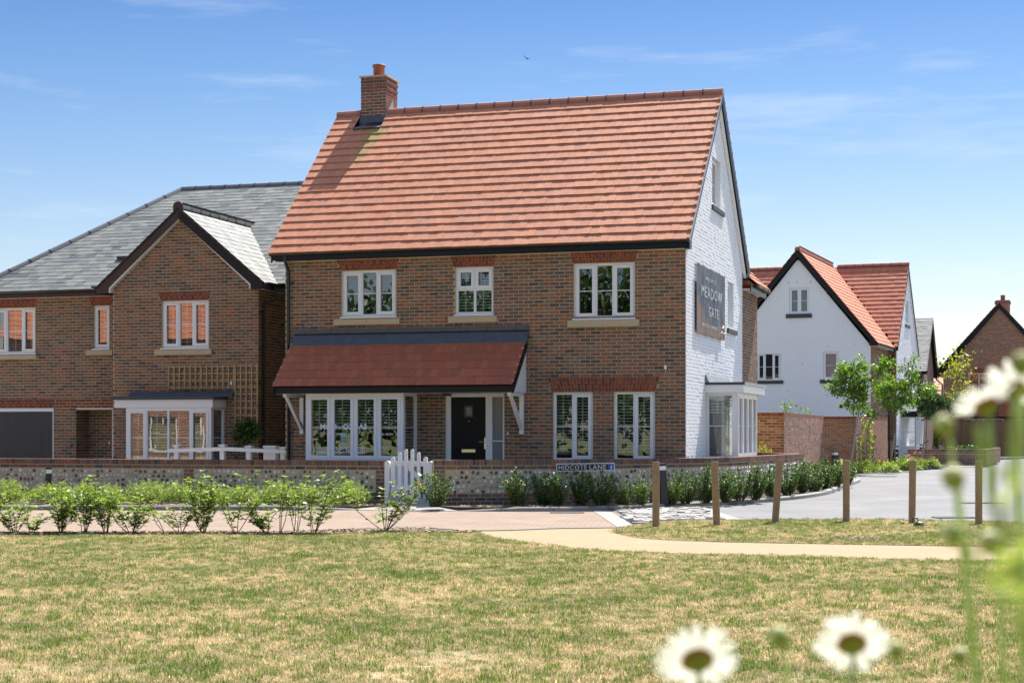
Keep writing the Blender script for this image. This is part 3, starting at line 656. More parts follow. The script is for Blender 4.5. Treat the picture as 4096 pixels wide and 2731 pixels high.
obj('dried_plant', pl, mat('dried pampas', (.42,.31,.17), rough=.9), w3)
window(h2, FR, *win_h[3], [(1,'f'),(1.05,'c')], blind=.93, cill=False)
window(h2, FR, *win_h[4], [(1,'f'),(1.05,'c')], blind=.93, cill=False)
# front door with sidelight
D = W(0,0,0); f = MB()
for q in ((-5.252,-5.14,.12,2.30),(-4.351,-4.205,.12,2.30),(-3.968,-3.918,.12,2.30),(-5.14,-4.351,2.212,2.30),(-4.205,-3.968,2.212,2.30),(-4.205,-3.968,.12,.17)): D.box(f, q[0], q[1], -.13, -.04, q[2], q[3])
D.box(f, -4.205, -3.968, -.10, -.05, 1.258, 1.282)
dr = obj('front_door', f, m_upvc, h2)
lf = MB(); D.box(lf, -5.138, -4.353, -.115, -.062, .13, 2.21); obj('door_leaf', lf, m_door, dr)
sl = MB(); D.face(sl, -4.205, -3.968, -.09, .17, 2.212); obj('sidelight_pane', sl, m_frost, dr)
vw = MB()
for q in ((-4.845,-4.63,1.995,2.035),(-4.845,-4.63,1.775,1.815),(-4.845,-4.805,1.815,1.995),(-4.67,-4.63,1.815,1.995)): D.box(vw, q[0], q[1], -.062, -.045, q[2], q[3])
obj('viewer_frame', vw, m_blackm, dr); vg = MB(); D.face(vg, -4.805, -4.67, -.058, 1.815, 1.995); obj('viewer_pane', vg, m_frost, dr)
lb = MB(); D.box(lb, -4.896, -4.588, -.062, -.048, 1.025, 1.09); D.box(lb, -4.875, -4.609, -.048, -.040, 1.04, 1.078); obj('letterbox', lb, m_chrome, dr)
hd = MB(); D.box(hd, -4.385, -4.355, -.062, -.050, 1.10, 1.34); hd.tube([D.p(-4.37,-.05,1.25), D.p(-4.37,.005,1.25), D.p(-4.49,.005,1.255)], .009, 8); obj('door_handle', hd, m_chrome, dr)
sp = MB(); sp.lathe([(.012,0),(.012,.01)], 8, (-4.735,.052,1.69)); obj('spyhole', sp, m_chrome, dr)
text_on(h2, FR, '2', -5.385, .012, 1.35, .20, m_blackm, sx=.95, name='house_number', depth=.006)
bell = MB(); FR.box(bell, -3.855, -3.825, .005, .025, 1.40, 1.46); obj('doorbell', bell, m_signw, h2)
sn = MB(); FR.box(sn, -.445, -.395, .006, .04, 2.765, 2.845); FR.box(sn, -.422, -.414, .01, .02, 2.69, 2.765); obj('sensor', sn, m_signw, h2)
# front bay under the porch roof
bay = MB(); bay.box(-8.147,-5.896,-.83,.0,.1,.83); bw = obj('bay_base', bay, m_upvc, h2)
FB = W(0,-.85,0); fb = window(h2, FB, -8.147, -5.896, .83, 2.285, [(1,'c'),(1,'c'),(1,'c'),(1,'c')], rec=0, cill=False, room=1.5, rin=.17, blind=.55, fr=.075)
window(h2, W(-5.896,-.85,pi/2), .0655, .85, .83, 2.285, [(1,'f')], rec=.001, cill=False, room=0, blind=.98)
# van lettering's reflection, put on the bay glass as mirrored text, and the poster
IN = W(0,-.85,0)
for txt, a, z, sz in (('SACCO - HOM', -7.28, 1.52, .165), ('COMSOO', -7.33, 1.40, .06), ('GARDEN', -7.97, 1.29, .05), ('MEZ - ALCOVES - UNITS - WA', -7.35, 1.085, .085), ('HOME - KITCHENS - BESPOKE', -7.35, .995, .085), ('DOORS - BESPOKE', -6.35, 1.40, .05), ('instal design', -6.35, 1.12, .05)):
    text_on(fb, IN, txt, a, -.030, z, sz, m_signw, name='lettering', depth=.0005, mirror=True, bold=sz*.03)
po = MB(); IN.box(po, -7.34, -7.20, -.033, -.028, 1.20, 1.40); obj('poster', po, mat('pale green poster', (.40,.52,.44)), fb)
text_on(fb, IN, 'FOR', -7.27, -.024, 1.31, .06, m_signb, depth=.0005); text_on(fb, IN, 'SALE', -7.27, -.024, 1.25, .06, m_signb, depth=.0005)
ex = MB(); ex.lathe([(.035,0),(.035,.16),(.012,.2)], 10, (-6.52,-.62,.92)); obj('red_extinguisher', ex, m_signred, fb)
nt_ = MB(); W(-5.896,-.85,pi/2).box(nt_, .26,.36,-.07,-.068,1.62,1.88); obj('notice', nt_, m_signw, fb)
# porch roof
pa, pu = (1,0,0), Vector((0,1.06,1.05)).normalized(); pn = Vector((1,0,0)).cross(pu)
deck = MB(); deck.prism([(-8.82,-1.05,2.425),(-8.82,0,3.465),(-8.82,0,3.40),(-8.82,-1.0,2.40)], (5.41,0,0)); pr = obj('porch_roof', deck, m_black, h2)
roof_tiles(h2, (0,-1.075,2.435), pa, pu, pn, -8.835, -3.40, 6, .2475, .1647, m_can, n_ind=300, th=.012, lift=.026, name='porch_tile', jit=.0015, parent=pr)
fa = MB(); fa.box(-8.79,-3.43,-1.035,-1.01,2.285,2.445); obj('porch_fascia', fa, m_black, pr)
sf = MB(); sf.box(-8.77,-3.44,-1.008,-.002,2.283,2.297); obj('porch_soffit', sf, m_upvc, pr)
bg_ = MB(); bg_.prism([(-3.425,-1.07,2.40),(-3.425,-1.07,2.27),(-3.425,-1.0,2.27),(-3.425,0.0,3.25),(-3.425,0,3.47)], (.025,0,0)); bg_.prism([(-8.80,-1.07,2.40),(-8.80,-1.07,2.27),(-8.80,-1.0,2.27),(-8.80,0,3.25),(-8.80,0,3.47)], (-.025,0,0)); obj('porch_bargeboard', bg_, m_black, pr)
ck = MB(); ck.prism([(-3.46,-.96,2.30),(-3.46,-.002,2.30),(-3.46,-.002,3.24)], (.03,0,0)); obj('porch_cheek', ck, m_upvc, pr)
ld = MB(); ld.prism([(-8.80,-.19,3.335),(-8.80,0,3.53),(-8.80,0,3.64),(-8.80,-.05,3.60)], (5.43,0,0)); obj('porch_flashing', ld, m_lead, pr)
for i in range(12):
    l = -8.80 + i*.4525; mb = MB(); FR.box(mb, l+.002, l+.4495, .004, .075, 3.625, 3.722); obj('ridge_course', mb, m_ridgemono, pr)
vc = MB()
for r in range(6):
    q = Vector((0,-1.05,2.46)) + pu*(r*.2475+.05)
    for sx in (-8.84, -3.44): vc.box(sx, sx+.05, q.y-.012, q.y+.004, q.z+.02, q.z+.045)
obj('verge_clip', vc, m_leadl, pr)
ol = MB(); ol.lathe([(.10,0),(.10,-.045),(.085,-.06)], 16, (-5.02,-.55,2.283)); obj('porch_lamp', ol, m_char, pr)
for sx in (-3.52, -8.60):
    b = MB(); b.box(sx-.045, sx+.045, -.075, -.008, 1.42, 2.283); b.box(sx-.04, sx+.04, -.95, -.075, 2.215, 2.283)
    b.prism([(sx-.035,-.88,2.215),(sx-.035,-.80,2.215),(sx-.035,-.075,1.60),(sx-.035,-.075,1.50)], (.07,0,0)); obj('porch_bracket', b, m_wpaint, pr)
wv = MB()
for a, z in [(-3.3+.45*k, 2.655) for k in range(8)] + [(-7.9,5.02),(-6.15,5.02),(-5.25,5.02),(-3.95,5.02),(-2.6,5.02),(-.9,5.02)] + [(-8.6+.9*k, 3.76) for k in range(6)]: FR.box(wv, a, a+.011, .003, .010, z, z+.062)
tag(obj('weep_vent', wv, m_black, h2), kind='stuff')
# painted gable wall with its windows
def edgeG(z):
    if z < 5.40: return (0., 7.15)
    return ((z-5.40)/.962, 7.30-(z-5.40)/.962) if z > 5.55 else (max(0,(z-5.40)/.962), 7.15)
gw = [(2.99,4.06,6.54,7.66), (5.03,5.83,3.93,5.02), (2.34,4.92,.6,2.2)]
mb = MB(); backing(mb, GB, [0,5.40,5.55,8.9], edgeG, gw, .12); obj('gable_wall', mb, m_whitem, h2)
br = brick_field(.1, 8.85, edgeG, gw + [(4.93,6.18,3.785,3.895), (2.93,4.46,6.44,6.535)], 0, zoff=ZO)
lay(h2, GB, br, m_white, 300, vis=lambda b: b[2] > 2.6 or (b[1] < 2.1 and b[2] > .95), name='painted_brick', rest='painted_brickwork', dep=.010, jit=.0035)
window(h2, GB, *gw[0], [(1,'c')], rec=.085); window(h2, GB, *gw[1], [(1,'c')], rec=.085)
stone_sill(h2, GB, 4.93, 6.18, 3.785, 3.893, m_slabd, 'slate_sill', False, .055); stone_sill(h2, GB, 2.93, 4.46, 6.437, 6.535, m_slabd, 'slate_sill', False, .05)
# bay on the gable
bs = MB(); bs.box(0.0,.66,2.30,4.95,.1,.86); obj('bay_base', bs, m_upvc, h2)
window(h2, W(0,2.27,0), .012, .635, .875, 2.315, [(1,'f')], rec=0, cill=False, room=0, blind=.3)
window(h2, W(.70,2.27,pi/2), 0, 2.71, .875, 2.315, [(1,'c')]*4, rec=0, cill=False, room=0)
window(h2, W(.70,4.98,pi), .0655, .68, .875, 2.315, [(1,'f')], rec=0, cill=False, room=0)
rm = MB(); rm.quad((-.9,2.0,.5),(-.9,5.3,.5),(-.9,5.3,2.4),(-.9,2.0,2.4)); rm.quad((-.9,2.0,.5),(0,2.0,.5),(0,2.0,2.4),(-.9,2.0,2.4)); rm.quad((-.9,5.3,.5),(-.9,5.3,2.4),(0,5.3,2.4),(0,5.3,.5)); rm.quad((-.9,2,.58),(.6,2.3,.58),(.6,4.9,.58),(-.9,5.3,.58)); rm.quad((-.9,2,2.33),(-.9,5.3,2.33),(.6,4.9,2.33),(.6,2.3,2.33)); obj('room_interior', rm, m_room, h2)
bf = MB(); bf.box(.003,.85,2.16,5.20,2.318,2.49); obj('bay_fascia', bf, m_upvc, h2)
bt = MB(); bt.box(.003,.872,2.14,5.22,2.492,2.548); obj('bay_roof', bt, m_felt, h2)
ed = MB(); ed.box(.874,.885,2.14,5.22,2.484,2.552); obj('bay_roof_trim', ed, m_leadl, h2)
bl_ = MB(); bl_.prism([(.014,2.12,2.55),(.10,2.12,2.55),(.03,2.12,2.72),(.014,2.12,2.72)], (0,3.0,0)); obj('bay_flashing', bl_, mat('dull lead flashing', (.20,.215,.235), rough=.7, noise=(9,.3)), h2)
# brick rear wing
mb = MB(); WG = W(0,7.15,pi/2); backing(mb, WG, [0,5.02], lambda z: (0.002,2.43), [], .1); mb.box(-3,-.01,9.3,9.57,0,5.0); obj('wing_wall', mb, m_mortar, h2)
lay(h2, WG, brick_field(.1, 5.0, lambda z: (.002,2.43), [], 0, zoff=ZO), m_brick, 0, rest='wing_brickwork')
wf_ = MB(); wf_.box(.20,.225,7.17,9.68,4.93,5.12); wf_.box(0,.20,9.655,9.68,4.93,5.1); obj('wing_fascia', wf_, m_black, h2)
ws = MB(); ws.box(.004,.198,7.17,9.65,4.985,5.0); obj('wing_soffit', ws, m_upvc, h2)
gutter(h2, (.285,7.62,5.13), (.285,9.75,5.13), (1,0,0), every=.8)
wp = Vector((-.72,0,.694)).normalized(); wd_ = MB(); wd_.prism([(.24,7.5,5.12),(-3.2,7.5,8.43),(-6.6,7.5,5.12)], (0,2.25,0)); obj('wing_roof', wd_, m_tile, h2)
roof_tiles(h2, (.30,7.4,5.13), (0,1,0), wp, Vector((0,1,0)).cross(wp), .05, 2.36, 16, .283, .172, m_tile, rest='wing_tiling')
mb = MB(); mb.poly([(-9.02,7.15,0),(-.01,7.15,0),(-.01,7.15,5.3),(-9.02,7.15,5.3)]); obj('rear_wall', mb, m_brick, h2)
# main roof
PT = math.atan(.962); ru = Vector((0,cos(PT),sin(PT))); rn = Vector((0,-sin(PT),cos(PT)))
dk = MB(); dk.prism([(-9.26,-.20,5.375),(-9.26,3.70,9.127),(-9.26,7.60,5.375),(-9.26,7.60,5.25),(-9.26,3.70,8.98),(-9.26,-.20,5.25)], (9.34,0,0)); obj('roof', dk, m_black, h2)
def keep2(l, h, q, g):
    t = -.24 + q*cos(PT)
    if t + g*cos(PT) > 3.36 and h > -8.70 and l < -8.03:
        if l < -8.73: return (l, -8.71)
        if h > -8.0: return (-8.02, h)
        return False
    return True
roof_tiles(h2, (0,-.255,5.385), (1,0,0), ru, rn, -9.33, .135, 19, .2835, .172, m_tile, keep2, 300, jit=.0035, stagger=.5, alt=lambda l,h,q: m_moss if (-8.30 < (l+h)/2 < -7.75 - (4.6-q)*.25 and 3.3 < q < 4.55) else None)
bk = Vector((0,-cos(PT),sin(PT))); roof_tiles(h2, (0,7.655,5.385), (-1,0,0), bk, Vector((-1,0,0)).cross(bk), -.135, 9.33, 19, .2835, 1.0, m_tile, rest='rear_tiling', stagger=0)
ridge(h2, (-9.34,3.70,9.20), (-8.72,3.70,9.20), m_ridge, .125, .45); ridge(h2, (-8.02,3.70,9.20), (.14,3.70,9.20), m_ridge, .125, .45)
vc = MB()
for r in range(19):
    q = Vector((.12,-.255,5.385)) + ru*(r*.2835+.02) + rn*.045; vc.box(q.x-.05, q.x+.02, q.y-.012, q.y+.012, q.z-.006, q.z+.012)
    q = Vector((.12,7.655,5.385)) + bk*(r*.2835+.02); vc.box(q.x-.02, q.x+.02, q.y-.02, q.y+.02, q.z+.03, q.z+.06)
obj('verge_clip', vc, m_leadl, h2)
for nm, sx, wd2 in (('bargeboard', .085, .03), ('bargeboard', -9.27, -.03)):
    bb = MB(); bb.prism([(sx,-.16,5.40),(sx,3.70,9.115),(sx,7.56,5.40),(sx,7.56,5.21),(sx,3.70,8.935),(sx,-.16,5.21)], (wd2,0,0)); obj(nm, bb, m_black, h2)
vt = MB(); vt.prism([(.117,-.2,5.40),(.117,3.70,9.152),(.117,7.6,5.40),(.117,7.6,5.36),(.117,3.70,9.112),(.117,-.2,5.36)], (.012,0,0)); obj('verge_trim', vt, m_steel, h2)
vs_ = MB(); vs_.prism([(.013,.1,5.30),(.013,3.68,8.915),(.013,7.3,5.30),(.013,7.3,5.27),(.013,3.68,8.885),(.013,.1,5.27)], (.072,0,0)); obj('verge_soffit', vs_, m_upvc, h2)
bx = MB(); bx.box(.0,.112,-.155,.10,5.235,5.41); bx.box(.013,.112,7.30,7.55,5.235,5.41); obj('eaves_box', bx, m_black, h2)
fs_ = MB(); fs_.box(-9.2,-.003,-.15,-.12,5.238,5.395); fs_.box(-9.2,.0,7.52,7.55,5.238,5.395); obj('fascia', fs_, m_black, h2)
so = MB(); so.box(-9.18,-.003,-.12,-.0,5.236,5.248); obj('soffit', so, m_upvc, h2)
gutter(h2, (-9.30,-.215,5.40), (.10,-.215,5.40), (0,-1,0), every=.92)
dp = MB(); dp.tube([(-8.93,-.21,5.36),(-8.93,-.21,5.22),(-8.93,-.05,5.02),(-8.93,-.05,.1)], .036, 10); o = obj('downpipe', dp, m_blackm, h2)
for z in (4.75, 3.2, 1.5):
    c = MB(); c.box(-8.975,-8.80,-.06,-.01,z,z+.035); obj('pipe_clip', c, m_blackm, o)
# chimney
ch = MB(); ch.box(-8.695,-8.05,3.59,4.35,8.3,10.04); chim = obj('chimney', ch, mat('pale mortar', (.50,.44,.36), rough=.95, noise=(60,.15)), h2)
m_chb = mat('chimney brick', pal=[((.20,.085,.06),4),((.16,.075,.06),4),((.12,.065,.058),3),((.235,.10,.068),2)], noise=(38,.25), fine=(200,.2), rough=.85)
C1, C2 = W(-8.05,3.59,0), W(-8.05,3.59,pi/2)
for k in range(19):
    z = 8.615 + k*.075; out = .007 + (.022 if k in (17,15) else 0)
    for wf, (l, h) in ((C1,(-.645,0.)), (C2,(0.,.76))):
        st = l + (0 if k % 2 else -.1125)
        while st < h:
            a0, a1 = max(l, st+.005), min(h, st+.22)
            if a1-a0 > .03: link('brick', brick_mesh(a1-a0, .065, m_chb, out), chim, wf.p((a0+a1)/2, 0, z+.0375), wf.g)
            st += .225
cap = MB(); cap.box(-8.73,-8.02,3.56,4.43,10.04,10.075); obj('chimney_cap', cap, m_stone, chim)
pt_ = MB(); pt_.lathe([(.138,0),(.138,.27),(.158,.275),(.165,.30),(.158,.325),(.12,.325),(.12,.25)], 20, (-8.37,3.95,10.075)); obj('chimney_pot', pt_, m_pot, chim, smooth=True)
fl = MB(); fl.prism([(-8.71,3.56,9.08),(-8.71,3.575,9.08),(-8.71,3.575,8.72),(-8.71,3.13,8.70),(-8.71,3.11,8.735),(-8.71,3.45,8.84)], (.69,0,0)); obj('chimney_flashing', fl, m_lead, chim)
fl = MB(); fl.prism([(-8.028,3.4,8.95),(-8.028,3.97,9.52),(-8.028,4.0,9.2)], (.02,0,0)); obj('side_flashing', fl, m_leadl, chim)

# banner on the gable
ban = thing('banner', 'grey and copper welcome banner tied flat to the white gable', 'banner', tuple(rootM(h2) @ Vector((.045,2.65,3.577))), -TH + pi/2)
bw_, bh_ = 3.48, 1.47; nx, nz_n = 70, 26; vs = []; fs = []; mi = []
_r = [random.uniform(0, 6.28) for _ in range(9)]
for j in range(nz_n+1):
    for i in range(nx+1):
        x = -bw_/2 + bw_*i/nx; z = bh_*j/nz_n; u, v = i/nx, j/nz_n
        d = .007*sin(x*5+_r[0]+z*1.5) + .004*sin(x*13+_r[1]-z*2) + .0025*sin(x*29+z*4+_r[2]); d *= min(1, 6*min(u,1-u,v*1.0+.02,1-v)+.1)
        d += .010*math.exp(-((u-.93)/.07)**2)*sin((v-.1)*9+u*20)*(1 if v < .5 else .3)
        vs.append((x, -d-.012, z + (-.02*sin(pi*u*4)**2 if j == 0 else (.012*sin(pi*u*4)**2*-1 if j == nz_n else 0))))
for j in range(nz_n):
    for i in range(nx):
        fs.append((j*(nx+1)+i, j*(nx+1)+i+1, (j+1)*(nx+1)+i+1, (j+1)*(nx+1)+i)); u, v = (i+.5)/nx, (j+.5)/nz_n
        mi.append(1 if (u-.62)**2/.62**2*1.0 + (v-1.0)**2/.87**2 > 1.0 and v < .55 else 0)
bmh = MB(); bmh.v = vs; bmh.f = fs; bmh.m = mi; bmh.n = len(vs)
m_ban = mat('slate blue banner vinyl', (.085,.098,.12), rough=.5, spec=.25); m_ban2 = mat('copper banner vinyl', (.20,.12,.09), rough=.5, spec=.25)
obj('banner_sheet', bmh, [m_ban, m_ban2], ban, smooth=True)
BW = W(0,-.040,0); m_bant = mat('banner print', (.50,.51,.52), rough=.5, spec=.2)
for txt, a, z, s_, sx_ in (('WELCOME TO', -.22, 1.165, .115, 1.5), ('MEADOW', -.10, .80, .34, 1.55), ('GATE', .12, .42, .30, 1.55), ('PRIVATE ESTATE - ANGMERING', -.38, .155, .105, 1.12)):
    text_on(ban, BW, txt, a, 0, z, s_, m_bant, sx=sx_, name='banner_lettering', depth=.001, space=1.12)
em = MB(); em.tube([(1.22,-.045,.24),(1.36,-.045,.31),(1.50,-.045,.24)], .012, 5); em.tube([(1.05,-.045,.13),(1.2,-.045,.17),(1.35,-.045,.13),(1.55,-.045,.16)], .009, 5); obj('banner_emblem', em, m_signw, ban)
ey = MB()
for u in (-1.70,-.85,0,.85,1.70):
    for z in (.03,1.44): ey.lathe([(.016,0),(.016,.004)], 8, (u,-.05,z))
obj('eyelet', ey, m_steel, ban)
# ------------------------------------------------------------ house 4 : slate roofed house on the left
O4 = (-6.121, 39.8, 0)
h4 = thing('slate_house', 'brown brick house with hipped slate roof, front gable wing, garage and white bay window', 'house', O4, -TH)
A4 = W(0,0,0); B4 = W(0,1.0,0); ZO4 = .04
eW = lambda z: (-3.964, 0.) if z < 5.0 else (-3.964 + (z-5.0)/.885, -(z-5.0)/.885 - .02)
wh = [(-2.608,-1.32,3.515,4.67), (-3.05,-1.0,.5,1.95)]
mb = MB(); backing(mb, A4, [0,5.0,6.72], eW, wh, .12); obj('wing_wall', mb, m_mortar, h4)
q4 = (-2.725,-1.272,-2.619,-1.325,4.675,4.90)
lay(h4, A4, brick_field(.1,6.70,eW,wh+lint_holes(*q4)+[(-2.784,-1.227,3.349,3.463)],0,zoff=ZO4), m_brick, 300, vis=lambda b: b[2] > .95)
lintel(h4, A4, *q4); stone_sill(h4, A4, -2.784,-1.227,3.349,3.463)
window(h4, A4, *wh[0], [(1,'c'),(.9,'f'),(1,'c')], blind=.97)
SW = W(0,0,pi/2); mb = MB(); backing(mb, SW, [0,4.95], lambda z: (0,7.5), [], .1); obj('side_wall', mb, m_mortar, h4)
lay(h4, SW, brick_field(.1,4.95,lambda z: (0,2.6),[],0.1125,zoff=ZO4), m_brick, 0, rest='side_brickwork')
# main front, garage and porch recess
eM = lambda z: (-9.6,-3.90)
mh = [(-8.14,-6.835,3.50,4.68), (-5.135,-4.66,3.585,4.69), (-8.75,-6.30,.1,2.07), (-5.634,-3.95,.1,2.06)]
mb = MB(); backing(mb, B4, [0,4.93], eM, mh, .14); obj('front_wall', mb, m_mortar, h4)
la, lb_ = (-8.24,-6.777,-8.14,-6.825,4.69,4.91), (-5.25,-4.55,-5.18,-4.6,4.69,4.91)
lg = (-8.85,-6.245,-8.75,-6.30,2.075,2.295)
lay(h4, B4, brick_field(.1,4.93,eM,mh+lint_holes(*la)+lint_holes(*lb_)+lint_holes(*lg)+[(-6.24,-3.9,2.07,2.295),(-8.25,-6.777,3.346,3.45),(-5.32,-4.55,3.43,3.54)],0,zoff=ZO4), m_brick, 0, rest='front_brickwork')
lay(h4, B4, brick_field(2.07,2.295,lambda z:(-6.23+(2.29-z)*-.2,-3.95),[],.05,zoff=2.07), m_redb, 0, rest='red_band_brickwork')
for q in (la, lb_, lg): lintel(h4, B4, *q)
stone_sill(h4, B4, -8.24,-6.777,3.346,3.45); stone_sill(h4, B4, -5.32,-4.55,3.43,3.538, split=False)
window(h4, B4, *mh[0], [(1,'c'),(1.25,'f'),(1,'c')], blind=.97); window(h4, B4, *mh[1], [(1,'c')], blind=.97, rec=.06)
gf = MB(); B4.box(gf,-8.75,-6.30,-.06,.004,1.985,2.07); B4.box(gf,-6.325,-6.30,-.06,.004,.1,1.985); gd = obj('garage_door', gf, m_upvc, h4)
i = 0; x = -6.327
while x > -8.74:
    mb = MB(); B4.box(mb, x-.0735, x-.004, -.075, -.045, .1, 1.983); obj('garage_board', mb, m_garage, gd); x -= .0775
pb = MB(); B4.face(pb, -8.74, -6.32, -.078, .1, 1.985); obj('garage_backing', pb, m_black, gd)
R1, R2 = W(-5.634,1.0,pi/2), W(0,1.6,0)
mb = MB(); R1.face(mb, .0,.62,0,.1,2.06); R2.face(mb,-5.64,-3.9,0,.1,2.06); mb.box(-5.63,-3.92,1.01,1.6,2.045,2.058); obj('porch_recess', mb, m_mortar, h4)
lay(h4, R1, brick_field(.1,2.05,lambda z:(.0,.6),[],0,zoff=ZO4), m_brick, 0, rest='recess_brickwork'); lay(h4, R2, brick_field(.1,2.05,lambda z:(-5.63,-4.95),[],0,zoff=ZO4), m_brick, 0, rest='recess_brickwork')
pf = MB(); B4.box(pf,-5.634,-3.965,-.10,-.005,2.03,2.062); R2.box(pf,-4.90,-4.78,.01,.08,.1,2.03); R2.box(pf,-4.78,-3.95,.01,.08,1.95,2.03); R2.box(pf,-4.78,-3.95,.02,.05,.80,.825); dr4 = obj('entrance_door', pf, m_upvc, h4)
fg = MB(); R2.face(fg,-4.78,-3.95,.03,.1,1.95); obj('sidelight_pane', fg, mat('frosted pale pane', (.34,.36,.37), rough=.15, spec=.9, noise=(14,.35), bump=(40,.8)), dr4)
bl4 = MB(); R2.box(bl4,-5.03,-5.0,.01,.03,1.13,1.21); obj('doorbell', bl4, m_signw, h4)
lm = MB(); B4.box(lm,-4.13,-4.05,-.2,-.12,1.92,2.03); obj('porch_lamp', lm, m_char, h4)
text_on(h4, B4, '4', -5.765, .012, 1.04, .19, m_blackm, sx=.95, name='house_number', depth=.006)
# white bay on the wing
b = MB(); b.box(-3.19,-.897,-.68,.0,.1,.60); obj('bay_base', b, m_upvc, h4)
window(h4, W(0,-.70,0), -3.19,-.897,.60,2.042,[(1,'c'),(1.18,'f'),(1.18,'f'),(1,'c')], rec=0, cill=False, room=1.3, rin=.17, fr=.075, blind=.98)
window(h4, W(-.897,-.70,pi/2), .0655,.70,.60,2.042,[(1,'f')], rec=.001, cill=False, room=0, blind=.98)
b = MB(); b.box(-3.50,-.85,-.72,-.012,2.045,2.236); obj('bay_fascia', b, m_upvc, h4)
b = MB(); b.box(-3.57,-.80,-.77,-.012,2.239,2.308); obj('bay_roof', b, m_felt, h4)
b = MB(); b.prism([(-3.46,-.014,2.31),(-3.46,-.19,2.312),(-3.46,-.025,2.445),(-3.46,-.014,2.445)], (2.84,0,0)); obj('bay_flashing', b, m_lead, h4)
# slate roofs
P4 = math.atan(.622); u4 = Vector((0,cos(P4),sin(P4))); n4 = Vector((1,0,0)).cross(u4); zm = lambda t: 5.075 + .622*(t-.70); zw = lambda s: 6.93 - .83*abs(s+2.07)
hl = lambda t: -5.30 - (6.0-t)*.652/ .652 * .6517
def keepm(l, h, q, g):
    t = .70 + q*cos(P4); c = (l+h)/2; tt = t + g*cos(P4)*.5
    if t < 4.2 and zw(c) > zm(tt) + .0: return False
    lim = -5.30 - (6.0-tt)*.6517
    if h < lim: return False
    return (max(l, lim), h)
mb = MB(); mb.poly([(-8.75,.74,5.05),(3.0,.74,5.05),(3.0,6.0,8.33),(-5.30,6.0,8.33)]); mb.poly([(-8.75,.74,5.05),(-5.30,6.0,8.33),(-5.30,6.5,8.33),(-9.2,11,5.0)]); mb.poly([(3.0,6.0,8.33),(3.0,11.3,5.05),(-8.75,11.3,5.05),(-5.3,6.0,8.33)]); obj('roof', mb, m_black, h4)
roof_tiles(h4, (0,.69,5.075), (1,0,0), u4, n4, -9.2, 2.2, 30, .2085, .265, m_slate, keepm, 300, th=.007, lift=.016, name='roof_slate', rest='roof_slating', jit=.003)
v = MB(); c = Vector((-4.95,2.22,6.03)); v.box(c.x-.16,c.x+.16,c.y-.12,c.y+.05,c.z-.03,c.z+.035); obj('roof_vent', v, m_blackm, h4)
ridge(h4, (-5.30,6.0,8.37), (2.5,6.0,8.37), m_ridge_g, .125, .46, name='roof_ridge_tile'); ridge(h4, (-8.72,.75,5.12), (-5.30,6.0,8.37), m_ridge_g, .125, .62, name='hip_tile')
PW = math.atan(.83); uw = Vector((-cos(PW),0,sin(PW))); ea = Vector((0,1,0)); nw = ea.cross(uw)
def keepw(l, h, q, g):
    s = .26 - q*cos(PW); c = (l+h)/2; lim = .70 + (zw(s - g*.4) + .02 - 5.075)/.622
    if l > lim: return False
    return (l, min(h, lim))
roof_tiles(h4, (.26,0,zw(.26)+.012), ea, uw, nw, -.15, 4.2, 15, .2085, .265, m_slate, keepw, 0, th=.007, lift=.016, rest='wing_slating')
uw2 = Vector((cos(PW),0,sin(PW))); roof_tiles(h4, (-4.40,0,zw(-4.40)+.012), -ea, uw2, (-ea).cross(uw2), -4.0, .15, 15, .2085, .265, m_slate, None, 0, th=.007, lift=.016, rest='wing_slating_far')
mb = MB(); mb.prism([(-4.40,-.14,zw(-4.4)-.01),(-2.07,-.14,6.92),(.26,-.14,zw(.26)-.01),(.26,-.14,zw(.26)-.10),(-2.07,-.14,6.80),(-4.40,-.14,zw(-4.4)-.10)], (0,4.1,0)); obj('wing_roof', mb, m_black, h4)
ridge(h4, (-2.07,-.16,6.98), (-2.07,3.72,6.98), m_ridge_g, .12, .46)
rc = MB(); rc.prism([(-2.07+.135*cos(a),-.175,6.955+.125*sin(a)) for a in [pi*(i/10) for i in range(11)]] + [(-2.205,-.175,6.85),(-2.15,-.175,6.80),(-1.99,-.175,6.80),(-1.935,-.175,6.85)], (0,.02,0)); obj('ridge_end_cap', rc, m_brown, h4)
for sgn in (-1, 1):
    x0, x1 = -2.07, -2.07 + sgn*2.27
    bb = MB(); bb.prism([(x0,-.16,6.90),(x1,-.16,zw(x1)-.03),(x1,-.16,zw(x1)-.16),(x1-sgn*.0,-.16,4.89),(x1-sgn*.33,-.16,4.89),(x1-sgn*.33,-.16,5.02),(x0,-.16,6.66)], (0,.025,0)); obj('bargeboard', bb, m_brown if sgn < 0 else m_black, h4)
    ts = MB(); ts.prism([(x0,-.175,6.925),(x1,-.175,zw(x1)-.005),(x1,-.175,zw(x1)-.045),(x0,-.175,6.87)], (0,.015,0)); obj('verge_trim', ts, m_black, h4)
    sb = MB(); sb.prism([(x0,-.13,6.74),(x0+sgn*1.96,-.13,5.06),(x0+sgn*1.96,-.13,4.90),(x0+sgn*1.89,-.13,4.90),(x0+sgn*1.89,-.13,5.0),(x0,-.13,6.66)], (0,.12,0)); obj('verge_soffit', sb, m_upvc, h4)
f = MB(); f.box(-9.6,-4.30,.735,.76,4.915,5.07); obj('fascia', f, m_brown, h4); f = MB(); f.box(.19,.215,-.10,3.5,4.89,5.03); obj('fascia', f, m_black, h4)
f = MB(); f.box(-9.6,-3.97,.76,.992,4.917,4.93); obj('soffit', f, m_upvc, h4); f = MB(); f.box(.01,.19,-.1,3.5,4.895,4.907); obj('soffit', f, m_upvc, h4)
